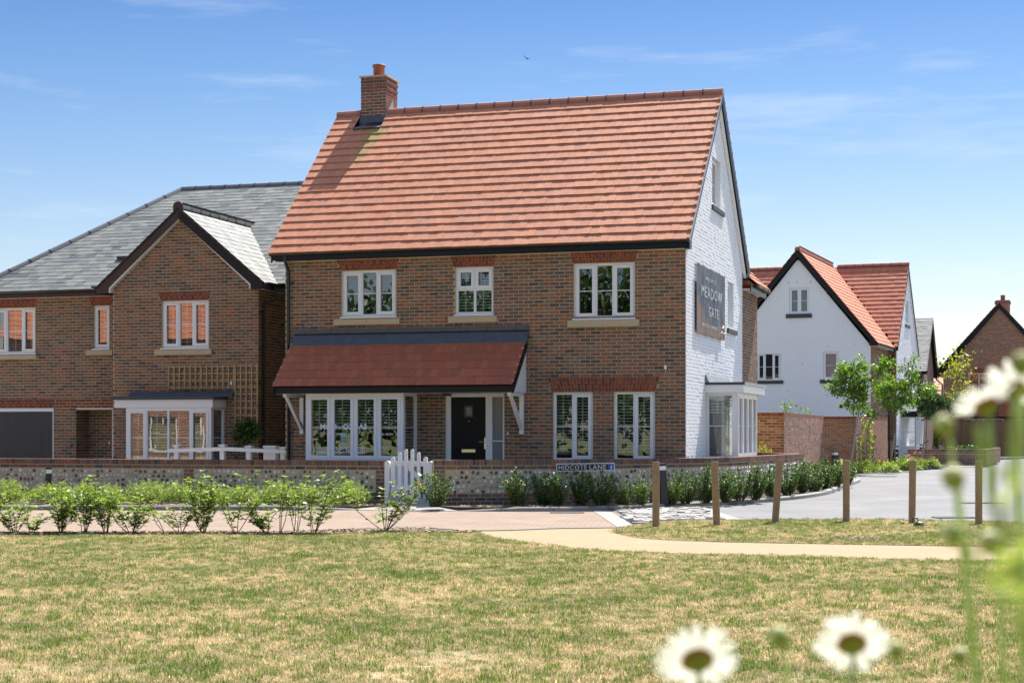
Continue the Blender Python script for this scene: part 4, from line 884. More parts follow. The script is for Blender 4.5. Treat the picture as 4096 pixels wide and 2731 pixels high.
mb = MB(); mb.poly([(-8.6,11.2,0),(3,11.2,0),(3,11.2,5.1),(-8.6,11.2,5.1)]); mb.poly([(3,1,0),(3,11.2,0),(3,11.2,5.1),(3,1,5.1)]); obj('rear_wall', mb, m_brick, h4)
gutter(h4, (-9.6,.675,5.07), (-4.45,.675,5.07), (0,-1,0), every=.88); gutter(h4, (.285,-.12,5.05), (.285,3.4,5.05), (1,0,0), every=.45); gutter(h4, (-4.46,-.13,5.08), (-4.46,.62,5.08), (-1,0,0), every=2)
dp = MB(); dp.tube([(.285,.35,5.0),(.285,.35,4.72),(.27,.34,4.68),(.075,.20,4.58),(.06,.19,4.54),(.06,.19,.1)], .036, 10); o = obj('downpipe', dp, m_blackm, h4)
for z in (4.40, 2.66): c = MB(); c.box(.01,.10,.02,.14,z,z+.03); obj('pipe_clip', c, m_blackm, o)
sn = MB(); A4.box(sn,-.70,-.655,.07,.10,2.60,2.68); obj('sensor', sn, m_signw, h4)
# trellis panels on the wing wall
def trellis(name, label, a0, a1, z0, z1, nv, nh, n_below=0):
    t = thing(name, label, 'trellis', tuple(rootM(h4) @ Vector((a0,0,z0))), -TH)
    for i in range(nv):
        x = (a1-a0)*i/(nv-1); mb = MB(); zl = random.uniform(-.015,.015); mb.box(x-.017,x+.017,-.062,-.038,zl,z1-z0); obj('trellis_slat', mb, m_trel, t)
    for i in range(nh):
        z = (z1-z0)*(i+.25)/(nh-.5); mb = MB(); mb.box(-.02,a1-a0+.02,-.040,-.016,z-.02,z+.02); obj('trellis_rail', mb, m_trel, t)
trellis('trellis', 'wide timber trellis panel above the white bay window of the slate house', -2.39, -.615, 2.50, 3.09, 13, 4)
trellis('trellis', 'tall narrow timber trellis with a climber, at the corner of the slate house', -.585, .0, 1.48, 3.10, 5, 10)

# ------------------------------------------------------------ house 3 : white gabled house on the right
O3, T3 = (15.698, 72.2, 0), radians(21.5)
h3 = thing('white_house', 'white painted gabled house with orange tiled roofs behind the tall garden walls', 'house', O3, -T3)
G3 = W(0,0,0); s3 = 1.205
e3 = lambda z: (-6.40, 0.) if z < 5.2 else (-6.40+(z-5.2)/s3*.985, -(z-5.2)/s3*.985)
w3h = [(-3.60,-2.69,6.672,7.835), (-5.06,-3.97,3.725,4.95), (-2.09,-1.40,3.745,4.98)]
sl3 = [(-3.735,-2.584,6.485,6.668), (-5.2,-3.862,3.572,3.72), (-2.214,-1.262,3.57,3.735)]
mb = MB(); backing(mb, G3, [0,5.2,9.05], e3, w3h, .1); obj('gable_wall', mb, m_whitem, h3)
m_pinkfrost = mat('obscured pinkish glass', (.27,.215,.21), rough=.3, spec=.6, noise=(3,.15))
m_white3 = mat('white paint on brick', (.86,.85,.86), rough=.8, noise=(5,.03))
lay(h3, G3, brick_field(1.5,9.0,e3,w3h+sl3,0,zoff=.04), m_white3, 0, rest='painted_brickwork', dep=.006, jit=.003)
for q, L_ in zip(w3h, ([(1,'c'),(1,'c')], [(1,'c'),(1.1,'f'),(1,'c')], [(1,'c')])): window(h3, G3, *q, L_, rec=.05, pane_m=(m_pinkfrost if q[0] == -2.09 else None))
for q in sl3: stone_sill(h3, G3, *q, m_slabd, 'slate_sill', False, .06)
vb = MB(); G3.box(vb,-1.36,-1.19,.005,.03,2.48,2.645); vb_o = obj('wall_vent', vb, m_char, h3)
cr_ = MB()
for a, z, hgt in ((-3.25,8.02,.10),(-3.62,8.0,.12),(-2.66,8.0,.12),(-1.9,5.2,.05),(-.7,5.25,.05),(-1.2,4.5,.06),(-3.0,4.4,.08),(-3.1,4.52,.03)): G3.box(cr_, a, a+.018, .002, .009, z, z+hgt)
obj('mortar_gap', cr_, m_char, h3)
S3 = W(0,0,pi/2); mb = MB(); backing(mb, S3, [0,5.2], lambda z:(0,5.2), [], .1); backing(mb, W(0,5.06,0), [0,5.2], lambda z:(-11,.36), [], .1); obj('side_wall', mb, m_mortar, h3)
lay(h3, S3, brick_field(1.0,5.2,lambda z:(0,5.05),[],0,zoff=.04), m_brick, 0, rest='side_brickwork'); lay(h3, W(0,5.06,0), brick_field(1.0,5.2,lambda z:(0.01,.36),[],0,zoff=.04), m_brick, 0, rest='front_brickwork')
RG = W(.36,5.06,pi/2); eR = lambda z: (0,6.9) if z < 5.3 else ((z-5.3)/1.13, 6.9-(z-5.3)/1.13)
rh = [(2.9,3.9,6.6,7.75), (2.3,3.0,3.8,5.0)]
mb = MB(); backing(mb, RG, [0,5.3,9.1], eR, rh, .1); obj('right_gable_wall', mb, m_whitem, h3); lay(h3, RG, brick_field(1.0,9.0,eR,rh,0,zoff=.04), m_white3, 0, rest='painted_brickwork', dep=.012, jit=.006)
for q in rh: window(h3, RG, *q, [(1,'c')], rec=.07)
stone_sill(h3, RG, 2.7,4.2,6.46,6.59,m_slabd,'slate_sill',False,.06); stone_sill(h3, RG, 2.1,3.3,3.66,3.79,m_slabd,'slate_sill',False,.06)
zg3 = lambda s: 9.52 - s3*abs(s+3.2); zm3 = lambda t: 5.36 + 1.13*(t-4.82)
mb = MB(); mb.prism([(-6.72,-.12,zg3(-6.72)),(-3.2,-.12,9.50),(.32,-.12,zg3(.32)),(.32,-.12,zg3(.32)-.14),(-3.2,-.12,9.33),(-6.72,-.12,zg3(-6.72)-.14)], (0,8.2,0)); mb.prism([(-11,4.84,5.36),(-11,8.5,9.50),(-11,12.2,5.36),(-11,12.2,5.2),(-11,8.5,9.33),(-11,4.84,5.2)], (11.42,0,0)); obj('roof', mb, m_black, h3)
P3 = math.atan(s3); u3 = Vector((-cos(P3),0,sin(P3))); L3 = 3.54/cos(P3)
def kw3(l, h, q, g):
    s = .34 - q*cos(P3); lim = 4.82 + (zg3(s-g*.4)+.04-5.36)/1.13
    if l > lim: return False
    return (l, min(h, lim))
roof_tiles(h3, (.34,0,zg3(.34)+.01), (0,1,0), u3, Vector((0,1,0)).cross(u3), -.14, 8.4, int(L3/.2835)+1, .2835, .172, m_tile_h3, kw3, 0, rest='wing_tiling', jit=.003)
uL = Vector((cos(P3),0,sin(P3))); roof_tiles(h3, (-6.74,0,zg3(-6.74)+.01), (0,-1,0), uL, Vector((0,-1,0)).cross(uL), -8.0, .14, int(L3/.2835)+1, .2835, .6, m_tile_h3, None, 0, rest='wing_tiling_far')
PM = math.atan(1.13); um = Vector((0,cos(PM),sin(PM)))
def km3(l, h, q, g):
    t = 4.80 + (q+g*.5)*cos(PM); c = (l+h)/2
    return not (t < 8.0 and zg3(c) > zm3(t) - .03)
roof_tiles(h3, (0,4.80,5.36), (1,0,0), um, Vector((1,0,0)).cross(um), -10.9, .47, 19, .2835, .172, m_tile_h3, km3, 300, jit=.003)
ridge(h3, (-3.2,-.14,9.56), (-3.2,7.9,9.56), m_ridge, .13, .45); ridge(h3, (-10.9,8.5,9.56), (-3.4,8.5,9.56), m_ridge, .13, .45); ridge(h3, (-3.0,8.5,9.56), (.47,8.5,9.56), m_ridge, .13, .45)
for sgn in (-1,1):
    x0, x1 = -3.2, -3.2+sgn*3.5
    bb = MB(); bb.prism([(x0,-.15,9.50),(x1,-.15,zg3(x1)+.0),(x1,-.15,5.19),(x1-sgn*.34,-.15,5.19),(x1-sgn*.34,-.15,5.45),(x0,-.15,9.17)], (0,.028,0)); obj('bargeboard', bb, m_black, h3)
for sx in (.43,):
    bb = MB(); bb.prism([(sx,4.9,5.40),(sx,8.5,9.47),(sx,12.1,5.40),(sx,12.1,5.18),(sx,8.5,9.25),(sx,4.9,5.18)], (.03,0,0)); obj('bargeboard', bb, m_black, h3)
    vs_ = MB(); vs_.prism([(.372,5.0,5.3),(.372,8.5,9.22),(.372,12.0,5.3),(.372,12.0,5.24),(.372,8.5,9.16),(.372,5.0,5.24)], (.055,0,0)); obj('verge_soffit', vs_, m_upvc, h3)
f = MB(); f.box(.255,.28,-.12,5.0,5.19,5.32); f.box(.29,.46,4.86,4.89,5.19,5.36); f.box(.375,.46,12.0,12.15,5.2,5.36); obj('fascia', f, m_black, h3)
f = MB(); f.box(.005,.25,-.12,4.9,5.195,5.207); obj('soffit', f, m_upvc, h3)
gutter(h3, (.345,.0,5.31), (.345,4.75,5.31), (1,0,0), every=.9)
dp = MB(); dp.tube([(.36,4.7,5.25),(.30,4.72,5.0),(.06,4.9,4.75),(.06,4.9,.1)], .04, 8); obj('downpipe', dp, m_blackm, h3)
rv = MB(); rv.box(-.62,-.36,6.0,6.14,6.60,6.76); obj('roof_vent', rv, m_ridge, h3)
b = MB(); b.box(.37,1.16,6.35,9.2,2.13,2.40); obj('bay_fascia', b, m_black, h3)
window(h3, W(0,6.5,0), .37,1.05,.7,2.125,[(1,'f')], rec=0, cill=False, room=0, blind=0); window(h3, W(1.08,6.5,pi/2), 0,2.5,.7,2.125,[(1,'c')]*4, rec=0, cill=False, room=0)
b = MB(); b.box(.365,.385,6.56,9.0,.7,2.1); obj('bay_interior', b, m_whitem, h3); b = MB(); b.box(.37,1.06,6.52,9.0,.1,.69); obj('bay_base', b, m_upvc, h3)

# ------------------------------------------------------------ house 6 : far brick gable, right edge
O6, T6 = (29.545, 100.0, 0), radians(19)
h6 = thing('gable_house', 'far brick gabled house with black bargeboards and small chimney at the right edge', 'house', O6, -T6)
G6 = W(0,0,0); e6 = lambda z: (-3.3, 4.2) if z < 5.05 else (-3.3+(z-5.05)*.80, 3.3-(z-5.05)*.80)
wh6 = [(-1.80,-.02,3.55,4.97)]
mb = MB(); backing(mb, G6, [0,5.05,9.1], e6, wh6, .1); obj('gable_wall', mb, m_mortar, h6); l6 = (-1.57,.10,-1.44,-.02,4.98,5.28)
lay(h6, G6, brick_field(.6,9.0,e6,wh6+lint_holes(*l6),0,zoff=.03), m_orb, 0, rest='gable_brickwork'); lintel(h6, G6, *l6)
window(h6, G6, *wh6[0], [(1,'f'),(1,'f'),(1,'f'),(1,'c')][:3], rec=.06)
mb = MB(); mb.prism([(-3.75,-.12,5.0),(0,-.12,9.22),(3.75,-.12,5.0),(3.75,-.12,4.85),(0,-.12,9.02),(-3.75,-.12,4.85)], (0,9,0)); obj('roof', mb, m_tile, h6)
ul = Vector((cos(.845),0,sin(.845))); roof_tiles(h6, (-3.78,0,5.0), (0,-1,0), ul, Vector((0,-1,0)).cross(ul), -8.8, .14, 19, .2835, .6, m_tile, rest='roof_tiling')
for sgn in (-1,1):
    bb = MB(); bb.prism([(0,-.155,9.20),(sgn*3.78,-.155,4.98),(sgn*3.78,-.155,4.78),(sgn*3.5,-.155,4.78),(0,-.155,8.88)], (0,.03,0)); obj('bargeboard', bb, m_black, h6)
gutter(h6, (-3.82,-.1,4.98), (-3.82,8,4.98), (-1,0,0), every=1); dp = MB(); dp.tube([(-3.8,.0,4.95),(-3.7,-.02,4.6),(-3.36,-.02,4.3),(-3.36,-.02,.1)], .05, 8); obj('downpipe', dp, m_blackm, h6)
c6 = MB(); c6.box(-.42,.44,4,4.8,7.5,9.68); c6o = obj('chimney', c6, m_orb, h6); c = MB(); c.box(-.47,.49,3.95,4.85,9.45,9.6); obj('chimney_band', c, m_orb, c6o); c = MB(); c.lathe([(.14,0),(.14,.34)], 10, (.01,4.4,9.68)); obj('chimney_pot', c, m_pot, c6o)
b = MB(); b.box(-2.04,.25,-.69,0,.1,.80); obj('bay_base', b, m_upvc, h6); window(h6, W(0,-.7,0), -2.05,.26,.81,2.19,[(1,'f')]*4, rec=0, cill=False, room=1.2)
b = MB(); b.box(-2.3,3.6,-.95,-.01,2.2,2.33); obj('porch_fascia', b, m_black, h6)
pu6 = Vector((0,.8,.6)).normalized(); roof_tiles(h6, (0,-1.0,2.33), (1,0,0), pu6, Vector((1,0,0)).cross(pu6), .0, 3.7, 5, .25, .165, m_can, rest='porch_tiling', th=.012, lift=.026)
# ------------------------------------------------------------ house 5 : slate roofed neighbour, mostly hidden
h5 = thing('slate_roofed_house', 'narrow glimpse of a slate roofed brick house behind the white house', 'house', (22.0, 92, 0), -radians(19))
mb = MB(); mb.box(-6,.9,0,7,0,4.9); mb.prism([(.9,0,4.9),(.9,3.5,7.85),(.9,7,4.9)], (-.05,0,0)); obj('wall', mb, m_orb, h5)
mb = MB(); mb.prism([(-6,-.35,4.75),(-6,3.5,7.95),(-6,7.35,4.75),(-6,7.35,4.6),(-6,3.5,7.8),(-6,-.35,4.6)], (7.1,0,0)); obj('roof', mb, m_black, h5)
u5 = Vector((0,3.85,3.2)).normalized(); roof_tiles(h5, (0,-.36,4.76), (1,0,0), u5, Vector((1,0,0)).cross(u5), -6, 1.15, 22, .22, .30, m_slate, rest='roof_slating', th=.007, lift=.016)
bb = MB(); bb.prism([(1.12,-.36,4.8),(1.12,3.5,7.97),(1.12,7.4,4.8),(1.12,7.4,4.55),(1.12,3.5,7.72),(1.12,-.36,4.55)], (.04,0,0)); obj('bargeboard', bb, m_black, h5)
gutter(h5, (-6,-.43,4.72), (1.12,-.43,4.72), (0,-1,0)); dp = MB(); dp.tube([(.85,-.4,4.68),(.8,-.05,4.3),(.8,-.05,.1)], .05, 8); obj('downpipe', dp, m_blackm, h5)
h7 = thing('red_roofed_building', 'small distant building with old red tiled roofs beyond the board fence', 'building', (36.0, 128, 0), 0)
mb = MB(); mb.box(-3,4,0,6,0,3.9); obj('wall', mb, m_orb, h7)
mb = MB(); mb.prism([(-3.2,-.4,3.8),(-3.2,3,5.7),(-3.2,6.4,3.8)], (7.4,0,0)); mb.prism([(-1.0,-3.4,2.5),(-1.0,-1.9,4.3),(-1.0,-.41,3.9),(-1.0,-.41,2.5)], (5,0,0)); obj('roof', mb, m_tile, h7)

# ------------------------------------------------------------ garden walls
def wall_line(root, P0, P1, top, th=.215, base=.06, flint=True, cope=True, n_br=0, fl_store=None, lo=3, pier0=0., pier1=0.):
    """straight wall run facing the camera: coping, courses, flint panel"""
    P0, P1 = Vector((*P0, 0)), Vector((*P1, 0)); d = P1-P0; L_ = d.length; wf = W(P0.x, P0.y, atan2(d.y, d.x))
    core = MB(); wf.box(core, 0, L_, -th, 0, base, top-.006)
    k = max(1, int(round(L_/.075)))
    out = dict(wf=wf, L=L_, core=core, cope=[], br=[], fl=[])
    for i in range(k): out['cope'].append((i*L_/k+.005, (i+1)*L_/k-.005, top-.1025, top))
    ft, fb_ = top-.1875, base + .075*lo
    out['br'] += brick_field(top-.1875, top-.1125, lambda z:(0,L_), [], 0, zoff=top-.1875)
    out['br'] += brick_field(fb_-.075*lo, fb_, lambda z:(0,L_), [], 0, zoff=fb_-.075*lo)
    for a0, a1 in ((0, pier0), (L_-pier1, L_)):
        if a1-a0 > .05: out['br'] += brick_field(fb_, ft, lambda z:(a0, a1), [], a0, zoff=ft-.075*8)
    if flint:
        z = ft - .055
        while z > fb_ + .03:
            x = pier0 + .05 + random.uniform(0,.05)
            while x < L_-pier1-.04: out['fl'].append((x, z + random.uniform(-.012,.012))); x += random.uniform(.082,.125)
            z -= .092
    return out
_fm = []
for k in range(12):
    mb = MB(); n = 7; rx, rz = random.uniform(.030,.050), random.uniform(.032,.048); vs = [(0,-random.uniform(.010,.022),0)]; a0 = random.uniform(0,6)
    rr = [random.uniform(.72,1.12) for _ in range(n)]
    for i in range(n): t = a0+2*pi*i/n; vs.append((rx*.72*rr[i]*cos(t), -random.uniform(.009,.02), rz*.72*rr[i]*sin(t)))
    for i in range(n): t = a0+2*pi*i/n; vs.append((rx*rr[i]*cos(t), .012, rz*rr[i]*sin(t)))
    mb.add(vs, [(0,1+i,1+(i+1)%n) for i in range(n)] + [(1+i,1+n+i,1+n+(i+1)%n,1+(i+1)%n) for i in range(n)]); _fm.append(mb.mesh('flint', m_flint))
def build_wall(root, runs, nb=300, nf=300, ncp=300, m_b=None, shade=True):
    m_b = m_b or m_brick; core = MB(); B = []; F = []; C = []
    for r in runs:
        core.v += r['core'].v; core.f += [tuple(i+core.n for i in f) for f in r['core'].f]; core.m += r['core'].m; core.n = len(core.v)
        B += [(r['wf'], b) for b in r['br']]; F += [(r['wf'], q) for q in r['fl']]; C += [(r['wf'], c) for c in r['cope']]
    obj('wall_core', core, m_mortar_g, root)
    dist = lambda wf, a, z: (Vector(wf.p(a, 0, z)) - CAMP).length
    B.sort(key=lambda t: dist(t[0], t[1][0], .5) - (1e3 if t[1][2] > .6 else 0)); F.sort(key=lambda t: dist(t[0], t[1][0], .5) - (1e3 if t[1][1] > .45 else 0)); C.sort(key=lambda t: dist(t[0], t[1][0], .9))
    inv = Matrix.Translation(-Vector(root.location))
    for wf, b in B[:nb]: link('brick', brick_mesh(b[1]-b[0], b[3]-b[2], m_b), root, wf.p((b[0]+b[1])/2, random.uniform(-.001,.002), (b[2]+b[3])/2), wf.g)
    for wf, q in F[:nf]:
        M = Matrix.Translation(wf.p(q[0], 0, q[1])) @ Matrix.Rotation(wf.g, 4, 'Z') @ Matrix.Rotation(random.uniform(0,6.28), 4, 'Y') @ Matrix.Diagonal((random.uniform(.8,1.15),1,random.uniform(.8,1.15),1)); link('flint', random.choice(_fm), root, M=M)
    for wf, c in C[:ncp]:
        key = ('cope', round(c[1]-c[0],3))
        if key not in _bm:
            mb = MB(); x = (c[1]-c[0])/2; mb.box(-x,x,-.009,.224,-.051,.051); _bm[key] = mb.mesh('coping_brick', m_b)
        link('coping_brick', _bm[key], root, wf.p((c[0]+c[1])/2, 0, (c[2]+c[3])/2), wf.g)
    mb = MB()
    for wf, b in B[nb:]: wf.box(mb, b[0], b[1], -.005, .007, b[2], b[3])
    if mb.n: tag(obj('brickwork', mb, m_b, root), kind='stuff')
    mb = MB()
    for wf, c in C[ncp:]: wf.box(mb, c[0], c[1], -.224, .009, c[2], c[3])
    if mb.n: tag(obj('coping_brickwork', mb, m_b, root), kind='stuff')
    mb = MB()
    for wf, q in F[nf:]:
        t = random.choice(_fm); co = np.zeros(len(t.vertices)*3); t.vertices.foreach_get('co', co); co = co.reshape(-1,3); a = random.uniform(0,6.28)
        vs = [wf.p(q[0]+x*cos(a)+z*sin(a), -y, q[1]-x*sin(a)+z*cos(a)) for x, y, z in co]; mb.add(vs, [tuple(p.vertices) for p in t.polygons])
    if mb.n: tag(obj('flintwork', mb, m_flint, root), kind='stuff')
wl = thing('flint_wall', 'long low flint and brick garden wall left of the white picket gate', 'wall')
GA = Vector((-2.46, 32.30)); dA = Vector((cos(TH), -sin(TH)))
p_ = lambda k: tuple(GA - dA*k)
build_wall(wl, [wall_line(wl, p_(4.2), p_(0), .905, pier1=.225), wall_line(wl, p_(20), p_(4.2), .905, pier1=.225)])
wr = thing('flint_wall', 'curved low flint and brick garden wall right of the gate, carrying the street sign', 'wall')
RW = [(-1.50,31.62),(1.0,32.05),(2.2,32.65),(3.38,33.45),(4.0,33.98),(4.54,34.65),(5.13,35.8),(5.94,37.6),(6.48,38.8),(7.15,40.4)]
runs = [wall_line(wr, a, b, .93, pier0=(.225 if i == 0 else 0)) for i, (a, b) in enumerate(zip(RW, RW[1:]))]
runs.append(wall_line(wr, (5.75,43.6), (6.93,40.62), .93, flint=False)); build_wall(wr, runs)
def tall_wall(label, pts, top, m_b):
    t = thing('brick_wall', label, 'wall'); core = MB(); B = []; C = []
    dv = [(Vector(b)-Vector(a)) for a, b in zip(pts, pts[1:])]
    for ix, (a, b) in enumerate(zip(pts, pts[1:])):
        a, b = Vector((*a,0)), Vector((*b,0)); d = b-a; wf = W(a.x, a.y, atan2(d.y, d.x)); L_ = d.length
        mt = lambda u, v: .215*tan(abs(u.angle_signed(v))/2)
        x0 = mt(dv[ix-1], dv[ix]) if ix else 0; x1 = L_-(mt(dv[ix], dv[ix+1]) if ix < len(dv)-1 else 0)
        core.prism([wf.p(0,0,0), wf.p(L_,0,0), wf.p(x1,-.215,0), wf.p(x0,-.215,0)], (0,0,top-.01))
        B += [(wf, q) for q in brick_field(.3, top-.1125, lambda z:(0,d.length), [], 0, zoff=top-.1125-.075*30)]; k = int(d.length/.075); C += [(wf, (i*d.length/k+.004,(i+1)*d.length/k-.004,top-.1025,top)) for i in range(k)]
    obj('wall_core', core, m_mortar, t); B.sort(key=lambda q: (Vector(q[0].p(q[1][0],0,1)) - CAMP).length - q[1][2]*5)
    for wf, b in B[:300]: link('brick', brick_mesh(b[1]-b[0], b[3]-b[2], m_b), t, wf.p((b[0]+b[1])/2, random.uniform(-.002,.002), (b[2]+b[3])/2), wf.g)
    mb = MB()
    for wf, b in B[300:]: wf.box(mb, b[0], b[1], -.005, .007, b[2], b[3])
    if mb.n: tag(obj('brickwork', mb, m_b, t), kind='stuff')
    mb = MB()
    for wf, c in C: wf.box(mb, c[0], c[1], -.224, .009, c[2], c[3])
    tag(obj('coping_brickwork', mb, m_redb, t), kind='stuff'); return t
tall_wall('tall brick garden wall nearest the gable bay, its right face in full sun', [(3.2,46.5),(7.40,44.9),(10.45,55.35)], 1.98, mat('wall stock brick', pal=[((.24,.10,.06),3),((.30,.13,.085),2),((.17,.095,.07),3),((.36,.17,.11),2),((.33,.20,.16),2),((.20,.075,.05),2),((.13,.075,.06),2)], noise=(38,.25), rough=.9))
tall_wall('second tall brick garden wall, farther along the road behind the small trees', [(9.6,58.0),(11.95,57.3),(14.9,65.5)], 1.98, m_orb)
lw3 = thing('brick_wall', 'low dark brick wall in front of the white house, beyond the bollards', 'wall'); a, b = Vector((16.6,66.9,0)), Vector((21.2,70.6,0))
build_wall(lw3, [wall_line(lw3, (16.3,68.0), (19.3,67.1), .72, flint=False, lo=6), wall_line(lw3, (19.3,67.1), (22.2,75.0), .72, flint=False, lo=6)], m_b=m_brick)
fw6 = thing('flint_wall', 'far low flint and brick wall in front of the far brick gabled house', 'wall')
build_wall(fw6, [wall_line(fw6, (24.5,94.6), (38,92.6), .84, base=.1)], nb=120, nf=60, ncp=100)

# ------------------------------------------------------------ gate, fences, posts
gt = thing('picket_gate', 'white wooden picket gate with arched top between the two flint walls', 'gate', (-1.98, 31.98, 0), -TH*.95)
for i, (x, zt, hw) in enumerate(((-.345,.985,.043),(-.205,1.075,.035),(-.075,1.135,.035),(.055,1.135,.035),(.185,1.075,.035),(.325,.985,.043))):
    mb = MB(); r = hw; pts = [(x-hw,-.02,.19),(x+hw,-.02,.19)] + [(x+r*cos(a),-.02,zt-r+r*sin(a)) for a in [pi*k/8 for k in range(9)]]; mb.prism(pts, (0,.022,0)); obj('picket', mb, m_wpaint, gt)
for z in (.80, .335):
    mb = MB(); mb.box(-.38,.36,.004,.04,z,z+.10); obj('gate_rail', mb, m_wpaint, gt)
mb = MB(); mb.prism([(-.10,.006,.80),(.02,.006,.80),(.33,.006,.44),(.33,.006,.36)], (0,.03,0)); obj('gate_brace', mb, m_wpaint, gt)
for sx in (-.455, .425):
    mb = MB(); r = .05; mb.prism([(sx-r,-.05,.06),(sx+r,-.05,.06),(sx+r,-.05,.86)] + [(sx+r*cos(a),-.05,.86+r*.9*sin(a)) for a in [pi*k/8 for k in range(1,8)]] + [(sx-r,-.05,.86)], (0,.10,0)); obj('gate_post', mb, m_wpaint, gt)
fen = thing('rail_fence', 'white post and rail fence in the garden before the slate house', 'fence', tuple(rootM(h4) @ Vector((0,-2,0))), -TH)
for x, zt in ((-1.09,1.165),(.08,1.178),(.745,1.152),(1.60,1.126)):
    mb = MB(); mb.box(x-.055,x+.055,-.055,.055,.06,zt-.04); mb.box(x-.085,x+.085,-.085,.085,zt-.04,zt-.015); mb.add([(x-.085,-.085,zt-.015),(x+.085,-.085,zt-.015),(x+.085,.085,zt-.015),(x-.085,.085,zt-.015),(x,0,zt+.005)], [(0,1,4),(1,2,4),(2,3,4),(3,0,4)]); obj('fence_post', mb, m_wpaint, fen)
for x0, x1, z0, z1 in ((-1.28,.15,1.04,1.085),(.15,1.70,1.085,1.03)):
    mb = MB(); mb.prism([(x0,-.095,z0-.055),(x1,-.095,z1-.055),(x1,-.095,z1+.03),(x0,-.095,z0+.03)], (0,.035,0)); obj('fence_rail', mb, m_wpaint, fen)
cab = thing('meter_cabinet', 'cream service cabinet standing beside the white rail fence', 'cabinet', tuple(rootM(h4) @ Vector((1.25,-1.9,0))), -TH)
mb = MB(); mb.box(-.15,.15,-.1,.1,.07,1.11); obj('cabinet_body', mb, m_wpaint, cab); mb = MB(); mb.box(-.16,.16,-.11,.11,1.11,1.15); obj('cabinet_top', mb, m_wpaint, cab)
sg = thing('board_gate', 'open brown timber side gate between the slate house and red roofed house', 'gate', tuple(rootM(h4) @ Vector((.62,.75,0))), -TH+.75)
for k in range(5): mb = MB(); mb.box(k*.10,k*.10+.094,-.012,.012,.1,1.52+.02*k); obj('gate_board', mb, m_fence, sg)
mb = MB(); mb.box(-.10,.0,-.05,.05,.1,1.62); obj('gate_post', mb, m_fence, sg)
bfn = thing('board_fence', 'dark brown close boarded fence between the white house and far gable', 'fence', (23.2, 88.5, 0), -.1)
for k in range(28): mb = MB(); mb.box(k*.15,k*.15+.142,-.012 - .006*(k%2),.012,.1,2.0+random.uniform(-.01,.01)); obj('fence_board', mb, m_fence, bfn)
POSTS = [((2.22,25.45),1.013,0,0,'wooden post before the cobbled ramp, hiding part of the leaning black bollard'),
 ((3.19,25.70),1.013,-.035,0,'wooden post at the end of the cobbled ramp, beside the asphalt'), ((4.20,26.35),1.03,.075,0,'wooden post leaning right, third from the left along the verge'),
 ((5.42,26.75),1.015,.0,0,'upright wooden post in line with the first small round tree'), ((6.40,26.40),1.02,.012,0,'wooden post with a small black fitting lying at its foot'), ((7.37,26.05),1.02,0,0,'rightmost wooden post, partly veiled by blurred flower stems')]
for (x, y), h, ln, ln2, lab in POSTS:
    t = thing('wooden_post', lab, 'post', (x, y, 0), random.uniform(0,6), 'round wooden posts along the grass verge')
    mb = MB(); r = .056; prof = [(r*1.01,-.05)] + [(r*random.uniform(.985,1.01), h*k/6) for k in range(6)] + [(r*.99,h-.008),(r*.93,h)]
    mb.lathe(prof, 18); o = obj('post_shaft', mb, m_wood, t, smooth=False)
    t.rotation_euler = (0, ln, 0); o.rotation_euler = (0,0,random.uniform(0,6))

# bollard lights
def bollard(x, y, z, lab, h=.74, s=.062, tilt=0, rz=.3, tap=1.0):
    t = thing('bollard_light', lab, 'bollard', (x, y, z), 0, 'black bollard lights'); t.rotation_euler = (0, tilt, rz)
    mb = MB(); a, b = s*tap, s
    hb = h-.13; mb.add([(-a,-a,-.05),(a,-a,-.05),(a,a,-.05),(-a,a,-.05),(-b,-b,hb),(b,-b,hb),(b,b,hb),(-b,b,hb)], [(0,3,2,1),(4,5,6,7),(0,1,5,4),(1,2,6,5),(2,3,7,6),(3,0,4,7)]); obj('bollard_post', mb, m_char, t)
    mb = MB(); mb.box(-s*.93,s*.93,-s*.93,s*.93,hb+.001,h-.05); obj('bollard_lens', mb, m_lens, t)
    mb = MB(); mb.box(-s,s,-s,s,h-.049,h); obj('bollard_cap', mb, m_char, t)
bollard(-9.07,32.3,.075,'black bollard light among the silvery bushes by the left flint wall',.71,.058)
bollard(2.93,31.75,.075,'black bollard light leaning behind the leftmost wooden post',.79,.064,-.06,.15,1.15)
bollard(10.22,52.2,.05,'black bollard light beyond the curved hedge, right of the first staked tree',.80,.080,0,.3)
bollard(14.55,62.6,.08,'black bollard light before the second tall brick wall by the pink flowers',.83,.09,0,.2)
bollard(17.4,70.0,.08,'black bollard light in front of the low brick wall, beside the third small tree',.83,.08,0,.2)
bollard(26.3,98.0,.08,'smallest, farthest black bollard light by the distant hedge',.65,.085,0,.2)

# street sign
sgn = thing('street_sign', 'black street name sign reading HIDCOTE LANE with blue no through road symbol', 'sign', (.96,32.05,0), 0)
a, b = Vector((-1.50,31.62)), Vector((1.0,32.05)); an = atan2(b.y-a.y, b.x-a.x); a_ = a + (b-a).normalized()*2.02; sgn.location = (1.42, 32.10, .785); sgn.rotation_euler = (0, .01*-1, .18)
SS = W(0,-.06,0); wS, hS = 1.165, .152
mb = MB(); n = 6; pts = []
for cx_, cz_, a0 in ((wS/2-.02,hS/2-.02,0),(-wS/2+.02,hS/2-.02,pi/2),(-wS/2+.02,-hS/2+.02,pi),(wS/2-.02,-hS/2+.02,1.5*pi)): pts += [(cx_+.02*cos(a0+pi/2*k/4), -.06, cz_+.02*sin(a0+pi/2*k/4)) for k in range(5)]
mb.prism(pts, (0,.018,0)); obj('sign_plate', mb, m_signw, sgn)
mb = MB(); mb.box(-wS/2+.017,wS/2-.127,-.063,-.059,-hS/2+.017,hS/2-.017); obj('sign_face', mb, m_signb, sgn)
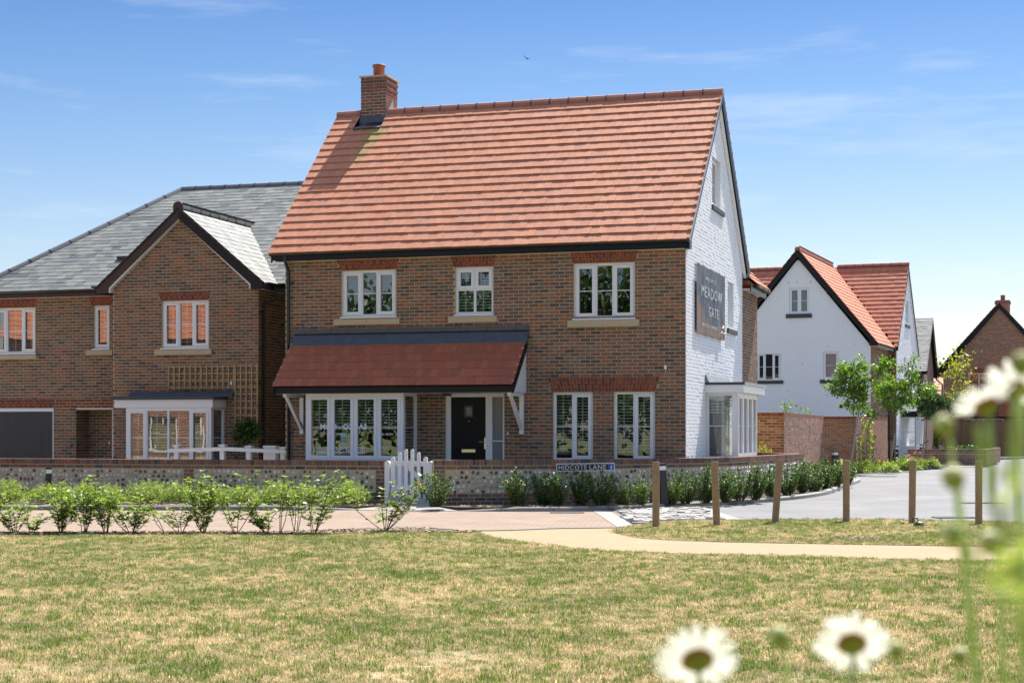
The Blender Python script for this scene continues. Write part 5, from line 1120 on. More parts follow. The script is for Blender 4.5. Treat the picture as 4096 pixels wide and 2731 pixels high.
mb = MB(); mb.box(wS/2-.127,wS/2-.017,-.063,-.059,-hS/2+.017,hS/2-.017); obj('symbol_panel', mb, m_signblue, sgn)
mb = MB(); mb.box(wS/2-.081,wS/2-.061,-.066,-.062,-.045,.022); obj('symbol_stem', mb, m_signw, sgn); mb = MB(); mb.box(wS/2-.103,wS/2-.040,-.066,-.062,.022,.046); obj('symbol_bar', mb, m_signred, sgn)
for i_, (txt, xs, xe) in enumerate((('HIDCOTE', -.535, .02), ('LANE', .075, .405))):
    me = text_mesh(txt, .125, m_signw, .001, 1, 'LEFT', 1.12); xsz = [v.co.x for v in me.vertices]; k = (xe-xs)/(max(xsz)-min(xsz)); me.transform(Matrix.Translation((-min(xsz),0,0))); me.transform(Matrix.Diagonal((k,1,1,1)))
    M = Matrix(((1,0,0,xs),(0,0,-1,-.0645),(0,1,0,-.045),(0,0,0,1))); link('sign_lettering', me, sgn, M=M)
# small black fitting in the grass
ft = thing('ground_fitting', 'small black plastic fitting with a loop handle lying in the grass', 'fitting', (6.28,25.45,.01))
mb = MB(); mb.lathe([(.085,0),(.09,.03),(.06,.07),(.03,.085)], 12); obj('fitting_body', mb, m_char, ft); mb = MB(); mb.tube([(-.06+.045*cos(k*.6),0,.10+.045*sin(k*.6)) for k in range(-2,8)], .010, 6); obj('fitting_loop', mb, m_char, ft)
# bird
bd = thing('bird', 'tiny dark bird gliding high in the blue sky', 'bird', (1.3, 140, 33.0))
mb = MB(); mb.tube([(-.12,0,0),(0,0,.0),(.14,0,0)], [.02,.05,.015], 8); mb.add([(0,0,.02),(-.05,.1,.02),(-.30,.12,.24),(-.34,0,.30)], [(0,1,2,3)]); mb.add([(0,0,.02),(.06,.1,.02),(.34,.1,.06),(.36,0,.05)], [(0,3,2,1)]); obj('bird_body', mb, m_black, bd)

# ------------------------------------------------------------ house across the lawn, left of the view, mirrored in the slate house panes
hx = thing('brick_house', 'brick house with sunlit red roof, seen mirrored in the slate house windows', 'house', (-29.5, 23.0, 0), radians(133.5))
XW = W(0,0,0); xh = [(-3.2,-1.6,.7,2.1), (1.0,2.6,.7,2.1), (-3.0,-1.8,3.4,4.5), (1.2,2.4,3.4,4.5)]
mb = MB(); backing(mb, XW, [0,5.2], lambda z: (-6,6), xh, .1); mb.box(-6,6,.2,7,0,5.2); obj('front_wall', mb, m_mortar, hx)
lay(hx, XW, brick_field(.1,5.2,lambda z:(-6,6),xh,0,zoff=.04), m_orb, 0, rest='front_brickwork')
for q in xh: window(hx, XW, *q, [(1,'f'),(1,'f'),(1,'f')], room=.15)
mb = MB(); mb.prism([(-6.2,-.3,5.2),(-6.2,3.6,9.2),(-6.2,7.5,5.2),(-6.2,3.6,8.9)], (12.4,0,0)); obj('roof', mb, m_tile, hx)
ux = Vector((0,3.9,4.0)).normalized(); roof_tiles(hx, (0,-.32,5.2), (1,0,0), ux, Vector((1,0,0)).cross(ux), -6.2, 6.2, 19, .2835, .4, m_tile, rest='roof_tiling')
# ------------------------------------------------------------ foliage helpers
def unit(v): return v / np.maximum(1e-9, np.linalg.norm(v, axis=-1, keepdims=True))
def leaves(C, D, Nn, L, Wd, fold=.18, droop=.15):
    """5-vertex folded leaves: centres C (base), directions D, normals Nn, lengths, widths -> (V, Q)"""
    D = unit(D); S = unit(np.cross(D, Nn)); U = np.cross(S, D); L = L[:,None]; Wd = Wd[:,None]
    base = C; tip = C + D*L - U*L*droop; mid = C + D*L*.45 + U*L*.02; l = C + D*L*.42 - S*Wd*.5 + U*Wd*fold; r = C + D*L*.42 + S*Wd*.5 + U*Wd*fold
    V = np.stack([base, r, tip, l, mid], 1).reshape(-1,3); n = len(C); o = np.arange(n)[:,None]*5
    Q = np.concatenate([o+np.array([[0,1,2,4]]), o+np.array([[0,4,2,3]])], 1).reshape(-1,4)
    return V, Q
def rnd_dirs(n, zb=0.): d = rng.normal(size=(n,3)); d[:,2] += zb; return unit(d)
def strip_stem(mb, p0, p1, r0, r1, bend=.06, k=4, seg=5):
    p0, p1 = np.array(p0), np.array(p1); b = rng.normal(size=3)*bend*np.linalg.norm(p1-p0); path = [p0+(p1-p0)*t+b*math.sin(pi*t) for t in np.linspace(0,1,k+1)]
    mb.tube([tuple(p) for p in path], [r0+(r1-r0)*t for t in np.linspace(0,1,k+1)], seg); return path
class Fol:
    def __init__(s): s.V = []; s.Q = []; s.n = 0
    def add(s, VQ): V, Q = VQ; s.V.append(V); s.Q.append(Q + s.n); s.n += len(V)
    def mesh(s, name, m): return npmesh(name, np.concatenate(s.V), np.concatenate(s.Q), m)

# --- dogwood shrubs (front mulch strip)
def dogwood(h, spread, nst, dens, lean=0., seed=0, leafm=None, bare=0., ll=.082):
    st = MB(); F = Fol()
    for k in range(nst):
        a = random.uniform(0,2*pi); hh = h*random.uniform(.55,1.0) if k else h
        top = (lean*hh + cos(a)*spread*1.7*random.uniform(.25,1), sin(a)*spread*1.2*random.uniform(.2,.8), hh)
        path = strip_stem(st, (cos(a)*.03, sin(a)*.03, 0), top, .0065, .003, .07, 6)
        P = np.array(path)
        br = [(P, max(.12, bare))]
        for q in range(int(3 + hh*6)):
            t = random.uniform(.12,.75)
            if t < bare: continue
            b0 = P[0]+(P[-1]-P[0])*t; aa = random.uniform(0,2*pi); bl = random.uniform(.14,.36)*min(1,h*1.6)
            e = b0 + np.array([cos(aa)*bl*.8, sin(aa)*bl*.7, bl*random.uniform(.25,.7)]); pp = strip_stem(st, b0, e, .003, .0018, .08, 3, 4); br.append((np.array(pp), 0.))
        for P_, f0 in br:
            Ln = np.linalg.norm(P_[-1]-P_[0]); npair = max(2, int(Ln/.060*dens))
            for q in range(npair):
                t = f0 + (1-f0)*(q+.5)/npair; i = min(len(P_)-2, int(t*(len(P_)-1))); c = P_[i] + (P_[i+1]-P_[i])*(t*(len(P_)-1)-i); ax = unit(P_[i+1]-P_[i])
                aa = random.uniform(0,2*pi); nl = 2 if q < npair-1 else 5
                for z in range(nl):
                    ang = aa + pi*z*(1 if nl == 2 else .4); d = np.array([cos(ang), sin(ang), random.uniform(.0,.7)]); s_ = random.uniform(.6,1.15)*ll
                    F.add(leaves(c[None], d[None], np.array([[0,0,1.]]) + rng.normal(size=(1,3))*.35, np.array([s_]), np.array([s_*.52]), .16, random.uniform(0,.35)))
    return st.mesh('stem', m_stem), F.mesh('foliage', leafm or m_dog)
def place2(name, label, cat, meshes, loc, rz=0, sc=1., group=None, n1='stem', n2='foliage'):
    t = thing(name, label, cat, loc, rz, group); t.scale = (sc,)*3 if not isinstance(sc, tuple) else sc
    if meshes[0]: link(n1, meshes[0], t)
    link(n2, meshes[1], t); return t
G = 'leafy dogwood shrubs along the mulch strip'
DW = [ # u, height, spread, stems, density, lean, bare, label
 (60,.58,.30,6,1.15,0,0,'leafy green shrub at the extreme left edge of the mulch strip'),
 (128,.30,.16,4,1.0,.15,0,'smallest low shrub, between the leftmost shrub and the black bollard'),
 (240,.74,.24,7,1.2,-.05,0,'bushy green shrub directly below the black bollard by the left wall'),
 (338,.80,.20,6,1.1,-.14,.15,'shrub with one tall leaning leader, right of the left bollard'),
 (428,.84,.20,6,1.15,0,0,'upright shrub with a thick leafy top, below the garden-side white door'),
 (530,.60,.24,7,1.2,.05,0,'low dense shrub below the left end of the white bay window'),
 (668,.50,.12,2,.6,-.45,.45,'thin bare stemmed shrub leaning hard to the left'),
 (722,.45,.22,5,.8,.0,.2,'sparse low shrub with thin stems, just right of the leaning one'),
 (815,.92,.22,8,1.15,-.05,0,'tallest dense shrub, below the white rail fence post'),
 (945,.92,.36,4,1.0,0,.2,'wide shrub with three long splayed brown stems'),
 (1066,.46,.22,7,1.0,0,0,'short fine twigged shrub between the splayed one and bare tall stems'),
 (1116,.86,.12,3,.55,0,.35,'shrub with bare upright stems standing above its low leaves'),
 (1183,.76,.16,4,.6,0,.3,'low clumped shrub with pale bare twigs on top'),
 (1255,.92,.22,5,1.0,.12,.1,'shrub leaning right, last of the row before the gap'),
 (1540,.86,.62,8,.62,.0,.15,'lone shrub with some red leaves in front of the picket gate')]
for i, (u, h, sp_, ns_, de, le, ba, lab) in enumerate(DW):
    Y = 23.85 if i < 14 else 24.35
    place2('dogwood_shrub', lab, 'shrub', dogwood(h, sp_, ns_, de, le, i, m_dogr if i == 14 else m_dog, ba), ((u-2048)/6600*Y, Y + random.uniform(-.06,.06), .01), random.uniform(-.3,.3), 1., G)

# --- rounded silvery bushes by the left wall
def hebe(r, seed):
    st = MB(); F = Fol(); n = 420
    d = rnd_dirs(n, .35); d[:,2] = np.abs(d[:,2])*.95 + .04; d = unit(d); rad = r*(1 + .10*np.sin(d[:,0]*5+seed) + .08*np.sin(d[:,1]*7+seed*2)) * rng.uniform(.55,1.0,n)
    tips = d*rad[:,None]*np.array([1.08,.9,.95]) + np.array([0,0,.03])
    for i in range(0,n,22): strip_stem(st, (0,0,0), tips[i]*.9, .006, .002, .05, 3, 4)
    for i in range(n):
        k = 11; ax = unit(d[i] + rng.normal(size=3)*.35 + np.array([0,0,.35])); t = rng.uniform(-.09,.05,k); c = tips[i] + ax*t[:,None]
        dd = unit(rnd_dirs(k)*.9 + ax*.8); F.add(leaves(c, dd, rnd_dirs(k,.8), rng.uniform(.028,.055,k), rng.uniform(.008,.014,k), .1, .1))
    return st.mesh('stem', m_stem), F.mesh('foliage', m_hebe)
HB = [hebe(.40, s) for s in (1,2.3,4.1)]
G = 'rounded silvery green bushes along the left flint wall'
HBL = [(22,32.2,1.15,'rounded silvery bush at the left edge, before the left flint wall'),(150,32.9,.72,'small rounded bush tucked left of the left bollard'),(218,32.0,1.0,'rounded silvery bush immediately right of the left bollard'),
 (333,31.9,1.02,'rounded bush below the porch number 4, before the left flint wall'),(442,32.2,.92,'rounded bush below the left part of the white bay window'),(592,32.1,1.12,'wide rounded bush below the centre of the white bay window'),(722,32.2,.98,'rounded bush by the brick pier joint of the left flint wall'),
 (852,31.8,.95,'rounded bush below the white rail fence'),(968,31.9,.92,'rounded bush below the trellis climber'),(1108,31.8,1.08,'rounded bush below the gap between the two houses'),(1238,31.85,.92,'rounded bush below the left end of the front bay window'),(1402,31.75,1.12,'largest rounded bush, nearest to the picket gate on the left')]
for i, (u, Y, sc, lab) in enumerate(HBL): place2('rounded_bush', lab, 'bush', HB[i % 3], ((u-2048)/6600*Y, Y, .07), random.uniform(0,6), (sc, sc*.9, sc*1.02), G)

# --- upright evergreen shrubs by the right wall
def euonymus(h, w_, ns_, seed, m):
    st = MB(); F = Fol()
    for k in range(ns_):
        a = random.uniform(0,2*pi); sp_ = w_*sqrt(random.random()); hh = h*random.uniform(.6,1.0)*(1-.25*sp_/w_)
        top = np.array([cos(a)*sp_, sin(a)*sp_*.8, hh]); base = np.array([cos(a)*sp_*.28, sin(a)*sp_*.2, 0.])
        path = np.array(strip_stem(st, base, top, .007, .003, .05, 5, 4)); n = int(hh/.0075)
        t = np.sort(rng.uniform(.08,1.02,n)); idx = np.clip((t*5).astype(int),0,4); c = path[idx] + (path[idx+1]-path[idx])*(t*5-idx)[:,None]
        c += rng.normal(size=(n,3))*np.array([.028,.028,.008])*(1.15-t*.75)[:,None]
        ang = rng.uniform(0,2*pi,n); d = np.stack([np.cos(ang), np.sin(ang), rng.uniform(.2,1.1,n)],1); L = rng.uniform(.030,.046,n)
        F.add(leaves(c, d, rnd_dirs(n,1.2), L, L*.62, .15, .1))
    return st.mesh('stem', m_stem), F.mesh('foliage', m)
EU = [euonymus(.76,.36,28,1,m_euo), euonymus(.70,.34,26,2,m_euo), euonymus(.60,.28,22,3,m_euol), euonymus(.76,.38,30,4,m_euo)]
G = 'upright glossy evergreen shrubs along the right flint wall'
EL = [(1742,30.75,.97,0,'upright glossy shrub hiding the foot of the right gate post'),(2078,31.0,1.0,3,'glossy shrub left of the street sign, alone against the flint'),(2175,31.3,.98,0,'glossy shrub just left of the street sign'),(2230,31.0,1.0,1,'glossy shrub below the letter H of the street sign'),(2325,31.05,1.0,3,'spreading glossy shrub below the middle of the street sign'),(2405,31.15,1.02,0,'glossy shrub with one long side shoot below the word LANE'),
 (2492,31.2,.90,2,'low bright glossy shrub below the blue sign symbol'),(2568,31.3,.98,2,'low bright glossy shrub left of the leaning bollard'),(2690,31.8,.95,2,'small bright glossy shrub right of the leaning bollard'),(2742,32.1,1.0,0,'tall glossy shrub left of the second wooden post'),(2815,32.3,1.05,3,'tall dark glossy shrub just left of the second wooden post'),(2900,32.7,1.0,1,'glossy shrub right behind the second wooden post'),
 (2958,33.3,1.02,0,'dark glossy shrub below the gable bay, left one'),(3015,33.8,1.02,3,'glossy shrub below the gable bay, right one'),(3085,34.9,1.05,1,'glossy shrub just left of the third, leaning post'),(3150,36.2,1.08,0,'dark glossy shrub behind the leaning third post'),(3205,37.6,1.1,3,'dense glossy shrub where the right wall bends away'),(3258,38.7,1.1,0,'dense glossy shrub near the end of the curved wall'),(3310,39.9,1.1,3,'tall glossy shrub left of the third bollard'),(3350,41.2,1.08,1,'glossy shrub in front of the first small tree'),(3390,43.3,1.0,0,'last glossy shrub at the tip of the curved bed')]
for u, Y, sc, k, lab in EL: place2('evergreen_shrub', lab, 'shrub', EU[k], ((u-2048)/6600*Y, Y, .07), random.uniform(0,6), (sc*1.12, sc*1.0, sc*1.02), G)

# --- trees
def tree(label, u, Y, z0, zc0, zc1, rad, n_cl, m, lean=0., leaf=.10, group=None, trunk_r=.028, extra=(), squash=1., per=46, cl=.22, name='young_tree', zg=None):
    x = (u-2048)/6600*Y; t = thing(name, label, 'tree', (x, Y, z0), 0, group); tr = MB(); F = Fol(); top = zc0 + (zc1-zc0)*.55
    path = strip_stem(tr, (0,0,-.05), (lean,0,top), trunk_r, trunk_r*.4, .008, 6, 8)
    cen = np.array([lean,0,(zc0+zc1)/2]); hz = (zc1-zc0)/2; pts = []
    while len(pts) < n_cl:
        d = rng.uniform(-1,1,3); rr = np.linalg.norm(d)
        if rr > 1 or rr < .35: continue
        if random.random() < .12: continue
        pts.append(cen + d*np.array([rad,rad,hz])*(1+.18*math.sin(d[0]*7+d[2]*5+u)))
    for e in extra: pts += [np.array(e) + rng.normal(size=3)*.16 for _ in range(5)]
    for i, p in enumerate(pts):
        if i % 2 == 0 or i >= n_cl: strip_stem(tr, np.array([lean*.9,0,zc0+(p[2]-zc0)*.35 if p[2] > zc0 else zc0]), p, trunk_r*.35, .005, .08, 3, 5)
        n = per; c = p + rng.normal(size=(n,3))*cl*np.array([.5,.5,.42]); d = rnd_dirs(n,-.1); L = rng.uniform(.7,1.25,n)*leaf; F.add(leaves(c, d, rnd_dirs(n,1.1), L, L*.72, .1, .2))
    link('trunk', tr.mesh('trunk', m_bark), t); link('crown', F.mesh('crown', m), t); return t
m_stakew = mat('pale weathered stake', (.36,.31,.25), rough=.9, noise=(9,.2))
G = 'young round headed trees along the far pavement'
tree('first small round headed tree, staked, before the tall brick walls', 3427, 56.4, .08, 2.35, 3.95, .64, 50, m_maple, -.12, .105, G, extra=((.85,0,3.55),(.75,.1,3.4),(-.75,0,2.75),(.05,0,2.3)))
tree('second small round headed tree, broad crown over the second tall wall', 3580, 60.5, .08, 2.1, 3.4, .72, 46, m_maple, 0, .105, G, extra=((-1.1,0,2.2),(1.15,0,2.9),(-.95,0,1.9),(.5,0,3.6)))
tree('third small tree with darker leaves, left of the board fence', 3706, 65.5, .08, 1.95, 3.15, .70, 44, m_maple2, .05, .11, G, extra=((.95,0,2.6),(-.85,0,3.5),(-.8,0,3.3),(.9,0,2.3)))
tree('slender sapling with sparse yellow leaves before the far brick gable', 3832, 88, .08, 2.2, 6.1, .72, 60, m_yel, .0, .15, None, .04, per=11, cl=.5, name='yellow_sapling')
for (u, Y, lab, dx, h) in ((3414, 56.2, 'leaning pale stake tied to the first small tree', .16, 2.0), (3566, 60.3, 'short pale stake beside the second small tree', .10, 1.3), (3690, 65.3, 'pale stake beside the third small tree', .10, 1.5)):
    t = thing('tree_stake', lab, 'stake', ((u-2048)/6600*Y, Y-.1, .08)); mb = MB(); mb.tube([(-dx,0,-.05),(dx,0,h)], [.038,.034], 8); obj('stake_pole', mb, m_stakew, t); mb = MB(); mb.tube([(dx*.5,-.02,h*.62),(dx*.5+.18,.05,h*.66)], .02, 6); obj('stake_tie', mb, m_blackm, t)
def simple_bush(label, u, Y, z0, rx, rz, m, n=900, leaf=.06, name='bush', cat='bush', stems=True, group=None, oy=1., hollow=.35, wd=.6, lump=.2):
    t = thing(name, label, cat, ((u-2048)/6600*Y, Y, z0), 0, group); F = Fol(); d = rnd_dirs(n,.2); d[:,2] = np.abs(d[:,2]); r = rng.uniform(hollow,1,n)*(1+lump*np.sin(d[:,0]*6+u)*np.sin(d[:,2]*5+u*.7))
    c = d*r[:,None]*np.array([rx,rx*oy,rz]); L = rng.uniform(.6,1.3,n)*leaf; F.add(leaves(c, unit(d+rnd_dirs(n)*.9), rnd_dirs(n,.8), L, L*wd, .1, .2))
    if stems:
        st = MB()
        for k in range(7): a = random.uniform(0,6.28); strip_stem(st, (0,0,-.03), (cos(a)*rx*.6, sin(a)*rx*.6*oy, rz*.8), .012, .004, .06, 3, 5)
        link('stem', st.mesh('stem', m_stem), t)
    link('foliage', F.mesh('foliage', m), t); return t
# leafy shrub looking over the nearest tall wall
def twiggy(label, u, Y, z0, h, spread, m, n=14, leaf=.09, name='garden_shrub'):
    t = thing(name, label, 'shrub', ((u-2048)/6600*Y, Y, z0)); st = MB(); F = Fol()
    for k in range(n):
        a = random.uniform(0,6.28); s_ = spread*random.uniform(.2,1); P = np.array(strip_stem(st, (0,0,0), (cos(a)*s_, sin(a)*s_*.5, h*random.uniform(.7,1)*(1-.18*s_/spread)), .014, .004, .05, 6, 5)); q = 42
        tt = rng.uniform(.45,1.02,q); ii = np.clip((tt*6).astype(int),0,5); c = P[ii]+(P[ii+1]-P[ii])*(tt*6-ii)[:,None] + rng.normal(size=(q,3))*.10; L = rng.uniform(.7,1.2,q)*leaf; F.add(leaves(c, rnd_dirs(q,-.4), rnd_dirs(q,.6), L, L*.75, .1, .2))
    link('stem', st.mesh('stem', m_stem), t); link('foliage', F.mesh('foliage', m), t)
twiggy('leafy green shrub showing above the nearest tall brick wall', 3160, 51.5, .05, 2.85, .80, m_maple)
simple_bush('golden round bush behind the curved flint wall, beside the gable bay', 3056, 42.6, .72, .24, .42, m_tan, 1100, .05, 'golden_bush')
# climbers
def climber(label, loc, rz, wd, hts, m, name='climbing_plant', drop=False, leaf=.07, n=34):
    t = thing(name, label, 'plant', loc, rz); st = MB(); F = Fol()
    for k, h in enumerate(hts):
        x = wd*(k+.5)/len(hts) - wd/2; P = np.array(strip_stem(st, (x*.6,0,0), (x,random.uniform(-.04,.02),h), .008, .004, .06, 6, 5)); q = int(n*abs(h))+10
        tt = rng.uniform(.1 if not drop else 0,1.03,q); ii = np.clip((tt*6).astype(int),0,5); c = P[ii]+(P[ii+1]-P[ii])*(tt*6-ii)[:,None] + rng.normal(size=(q,3))*np.array([.09,.05,.06]); c[:,1] = np.minimum(c[:,1], .0)
        L = rng.uniform(.6,1.3,q)*leaf; F.add(leaves(c, rnd_dirs(q,-.2)+np.array([0,-.5,0]), rnd_dirs(q,.5)+np.array([0,-.6,0]), L, L*.6, .1, .25))
    link('stem', st.mesh('stem', m_stem), t); link('foliage', F.mesh('foliage', m), t)
climber('climbing shrub trained up the sunny face of the second tall wall', (12.45,58.05,.08), 1.08, 2.4, [1.15,1.75,1.55,1.9,1.3], m_low, leaf=.10, n=70)
pc = rootM(h4) @ Vector((-.24,-.09,1.66)); climber('green climber hanging at the foot of the narrow trellis', tuple(pc), -TH, .62, [-.22,-.40,-.34,-.46,-.40,-.30,-.24,-.12,-.3,-.36], m_wist, drop=True, leaf=.085, n=190)
pc = rootM(h4) @ Vector((-.40,-.12,.08)); climber('low climber shoot behind the white rail fence', tuple(pc), -TH, .4, [.75,.95,.6,.7], m_wist, leaf=.07, n=60)
# low planting in the far beds
LB = [(3375,50.5,.34,.5,m_hebe,'tall loose shrub at the near corner of the far bed'),(3425,55.2,.5,.32,m_low,'low pale plant at the foot of the first small tree'),(3470,57.2,.55,.36,m_low,'low variegated plant left of the climbing shrub'),(3530,58.3,.5,.40,m_tan,'brownish low plant under the climbing shrub'),(3590,59.8,.45,.30,m_low,'low pale plant by the second stake'),(3560,56.8,.35,.30,m_hebe,'small grey green plant beside the fourth bollard'),
 (3625,61.3,.55,.50,m_maple,'green plant with pink flowers right of the fourth bollard'),(3660,62.3,.5,.42,m_low,'flowering low plant before the low brick wall'),(3632,59.8,.28,.36,m_hebe,'upright grey green tuft near the kerb, left one'),(3724,63.5,.36,.36,m_hebe,'upright grey green tuft near the kerb, right one'),(3735,70.5,.8,.40,m_hebe,'low grey bush beyond the low brick wall'),(3785,77.5,.75,.55,m_maple2,'dark low bush left of the farthest bollard'),
 (3822,84.0,.75,.65,m_euo,'dark hedge bush beside the farthest bollard'),(3862,85.0,.85,.68,m_euo,'dark hedge bush right of the farthest bollard'),(3898,86.0,.85,.62,m_euo,'last dark hedge bush before the far flint wall'),(3975,93.5,.9,.5,m_low,'pale low bush against the far flint wall')]
for u, Y, rx, rz, m, lab in LB: simple_bush(lab, u, Y, .08, rx, rz, m, 900, .075 if Y < 70 else .10, 'low_plant', 'plant', False, 'low plants in the far beds')
t = thing('pink_flowers', 'small pink flowers dotted over the plant beside the fourth bollard', 'flowers', ((3628-2048)/6600*61, 61, .08)); mb = MB()
for k in range(16): a = random.uniform(0,6.28); r = random.uniform(.1,.5); mb.lathe([(.02,0),(.045,.03),(.02,.05)], 6, (cos(a)*r, sin(a)*r-.2, .35+random.uniform(-.12,.25)))
obj('flower_heads', mb, m_pink, t)
# far trees
def big_tree(label, x, y, z0, h, r, m, n=110, per=70, leaf=.34, group=None, trunk=True, cl=.9):
    t = thing('broadleaf_tree', label, 'tree', (x, y, z0), random.uniform(0,6), group); tr = MB(); strip_stem(tr, (0,0,-.2), (0,0,h*.6), r*.09, r*.04, .02, 5, 8); F = Fol()
    for k in range(n):
        d = rng.normal(size=3); d = d/np.linalg.norm(d); p = np.array([0,0,h*.6]) + d*np.array([r,r,h*.42])*rng.uniform(.45,1.)
        if k % 4 == 0: strip_stem(tr, (0,0,h*.35), p, r*.03, .02, .06, 3, 5)
        q = per; c = p + rng.normal(size=(q,3))*cl*np.array([.55,.55,.4]); L = rng.uniform(.7,1.3,q)*leaf; F.add(leaves(c, rnd_dirs(q), rnd_dirs(q,1), L, L*.7, .1, .2))
    link('trunk', tr.mesh('trunk', m_bark), t); link('crown', F.mesh('crown', m), t); return t
big_tree('pale green tree far beyond the red roofed building, in the gap between houses', 38.6, 150, 0, 7.8, 3.6, m_far, 120, 60, .34)
big_tree('lower bright green tree behind the board fence', 27.3, 106, 0, 3.1, 1.0, m_maple, 50, 40, .18, cl=.4)
big_tree('small bronze leaved tree by the far gable downpipe', 29.4, 112, 0, 3.2, .7, leafmat('bronze leaf', [((.26,.08,.03),2),((.17,.11,.03),2)]), 40, 30, .2, cl=.45)
# ------------------------------------------------------------ woodland behind the camera (seen mirrored in the window panes)
wood = Fol()
for k in range(16):
    bx = -52 + k*3.6 + random.uniform(-1,1); by = -9 + (k % 3)*-4.5 + random.uniform(-1,1); hh = random.uniform(10,13)
    for c_ in range(40):
        d = rng.normal(size=3); d /= np.linalg.norm(d); p = np.array([bx,by,hh*.52]) + d*np.array([3.0,3.0,hh*.48])*rng.uniform(.5,1)
        q = 46; c = p + rng.normal(size=(q,3))*.7; L = rng.uniform(.35,.7,q); wood.add(leaves(c, rnd_dirs(q), rnd_dirs(q,1), L, L*.7, .1, .2))
wo_ = link('woodland', wood.mesh('woodland', m_maple2)); tag(wo_, 'dark green wood behind the viewpoint, seen only as reflections in the panes', kind='stuff')

# ------------------------------------------------------------ grass blades on lawn and verge (geometry nodes)
src = bpy.data.collections.new('grass clumps')
def clump(n, h, spread, seed, w_=.0032, m=None):
    V = []; Q = []
    for i in range(n):
        a = random.uniform(0,6.28); x, y = random.gauss(0,spread), random.gauss(0,spread); hh = h*random.uniform(.45,1.15); ln = random.uniform(.1,.95)*hh; ww = w_*random.uniform(.7,1.2); ca, sa = cos(a), sin(a); o = len(V)
        V += [(x-sa*ww,y+ca*ww,0),(x+sa*ww,y-ca*ww,0),(x+ca*ln*.4+sa*ww*.8,y+sa*ln*.4-ca*ww*.8,hh*.6),(x+ca*ln*.4-sa*ww*.8,y+sa*ln*.4+ca*ww*.8,hh*.6),(x+ca*ln+sa*.0006,y+sa*ln,hh),(x+ca*ln-sa*.0006,y+sa*ln,hh)]
        Q += [(o,o+1,o+2,o+3),(o+3,o+2,o+4,o+5)]
    o = bpy.data.objects.new('grass_clump', npmesh('grass_clump', V, Q, m or m_blade)); src.objects.link(o)
for k in range(5): clump(38, .018, .052, k, .0026)
clump(30, .034, .045, 9, .0026); clump(30, .026, .06, 12, .0026); clump(26, .048, .034, 10, .0028, m_tuft)
def grass(name, label, pts, dens, z):
    mb = MB(); mb.poly([(x, y, z) for x, y in pts]); o = obj(name, mb, m_lawn); tag(o, label, kind='stuff')
    ng = bpy.data.node_groups.new(name, 'GeometryNodeTree'); ng.interface.new_socket('Geometry', in_out='INPUT', socket_type='NodeSocketGeometry'); ng.interface.new_socket('Geometry', in_out='OUTPUT', socket_type='NodeSocketGeometry')
    N = ng.nodes; L = ng.links; gi = N.new('NodeGroupInput'); go = N.new('NodeGroupOutput'); dp_ = N.new('GeometryNodeDistributePointsOnFaces'); dp_.inputs['Density'].default_value = dens
    ci = N.new('GeometryNodeCollectionInfo'); ci.inputs[0].default_value = src; ci.inputs['Separate Children'].default_value = True; ci.inputs['Reset Children'].default_value = True
    ip = N.new('GeometryNodeInstanceOnPoints'); ip.inputs['Pick Instance'].default_value = True
    rv = N.new('FunctionNodeRandomValue'); rv.data_type = 'FLOAT_VECTOR'; rv.inputs[0].default_value = (-.1,-.1,0); rv.inputs[1].default_value = (.1,.1,6.28)
    ns_ = N.new('ShaderNodeTexNoise'); ns_.inputs['Scale'].default_value = .8; ns_.inputs['Detail'].default_value = 3; ps = N.new('GeometryNodeInputPosition'); L.new(ps.outputs[0], ns_.inputs['Vector'])
    mr = N.new('ShaderNodeMapRange'); mr.inputs[1].default_value = .3; mr.inputs[2].default_value = .72; mr.inputs[3].default_value = .55; mr.inputs[4].default_value = 1.35; L.new(ns_.outputs[0], mr.inputs[0])
    ri = N.new('FunctionNodeRandomValue'); ri.data_type = 'INT'; ri.inputs[4].default_value = 0; ri.inputs[5].default_value = 7; ri.inputs['Seed'].default_value = 5
    pw = N.new('ShaderNodeMath'); pw.operation = 'MULTIPLY'; L.new(ri.outputs[2], pw.inputs[0]); pw.inputs[1].default_value = 1.0
    L.new(gi.outputs[0], dp_.inputs[0]); L.new(dp_.outputs[0], ip.inputs['Points']); L.new(ci.outputs[0], ip.inputs['Instance']); L.new(ri.outputs[2], ip.inputs['Instance Index']); L.new(rv.outputs[0], ip.inputs['Rotation']); L.new(mr.outputs[0], ip.inputs['Scale'])
    jn = N.new('GeometryNodeJoinGeometry'); L.new(ip.outputs[0], jn.inputs[0]); L.new(gi.outputs[0], jn.inputs[0]); L.new(jn.outputs[0], go.inputs[0])
    md = o.modifiers.new('grass', 'NODES'); md.node_group = ng; return o
grass('lawn_grass', 'dry straw coloured lawn grass with green patches filling the foreground', [(-4.6,8.6),(4.6,8.6),(8.6,17.3)] + [p for p in PATH_L[::-1] if p[0] < 8.4] + [(-.5,23.95),(-1.4,23.95),(-3,23.5),(-4.5,23.4),(-7.2,23.25),(-9.5,23.2)], 430, .0115)
grass('verge_grass', 'dry grass of the narrow verge under the wooden posts', VERGE_N[2:34] + [p for p in VERGE_F[::-1] if p[0] < 10.5][:-2], 300, .0095)
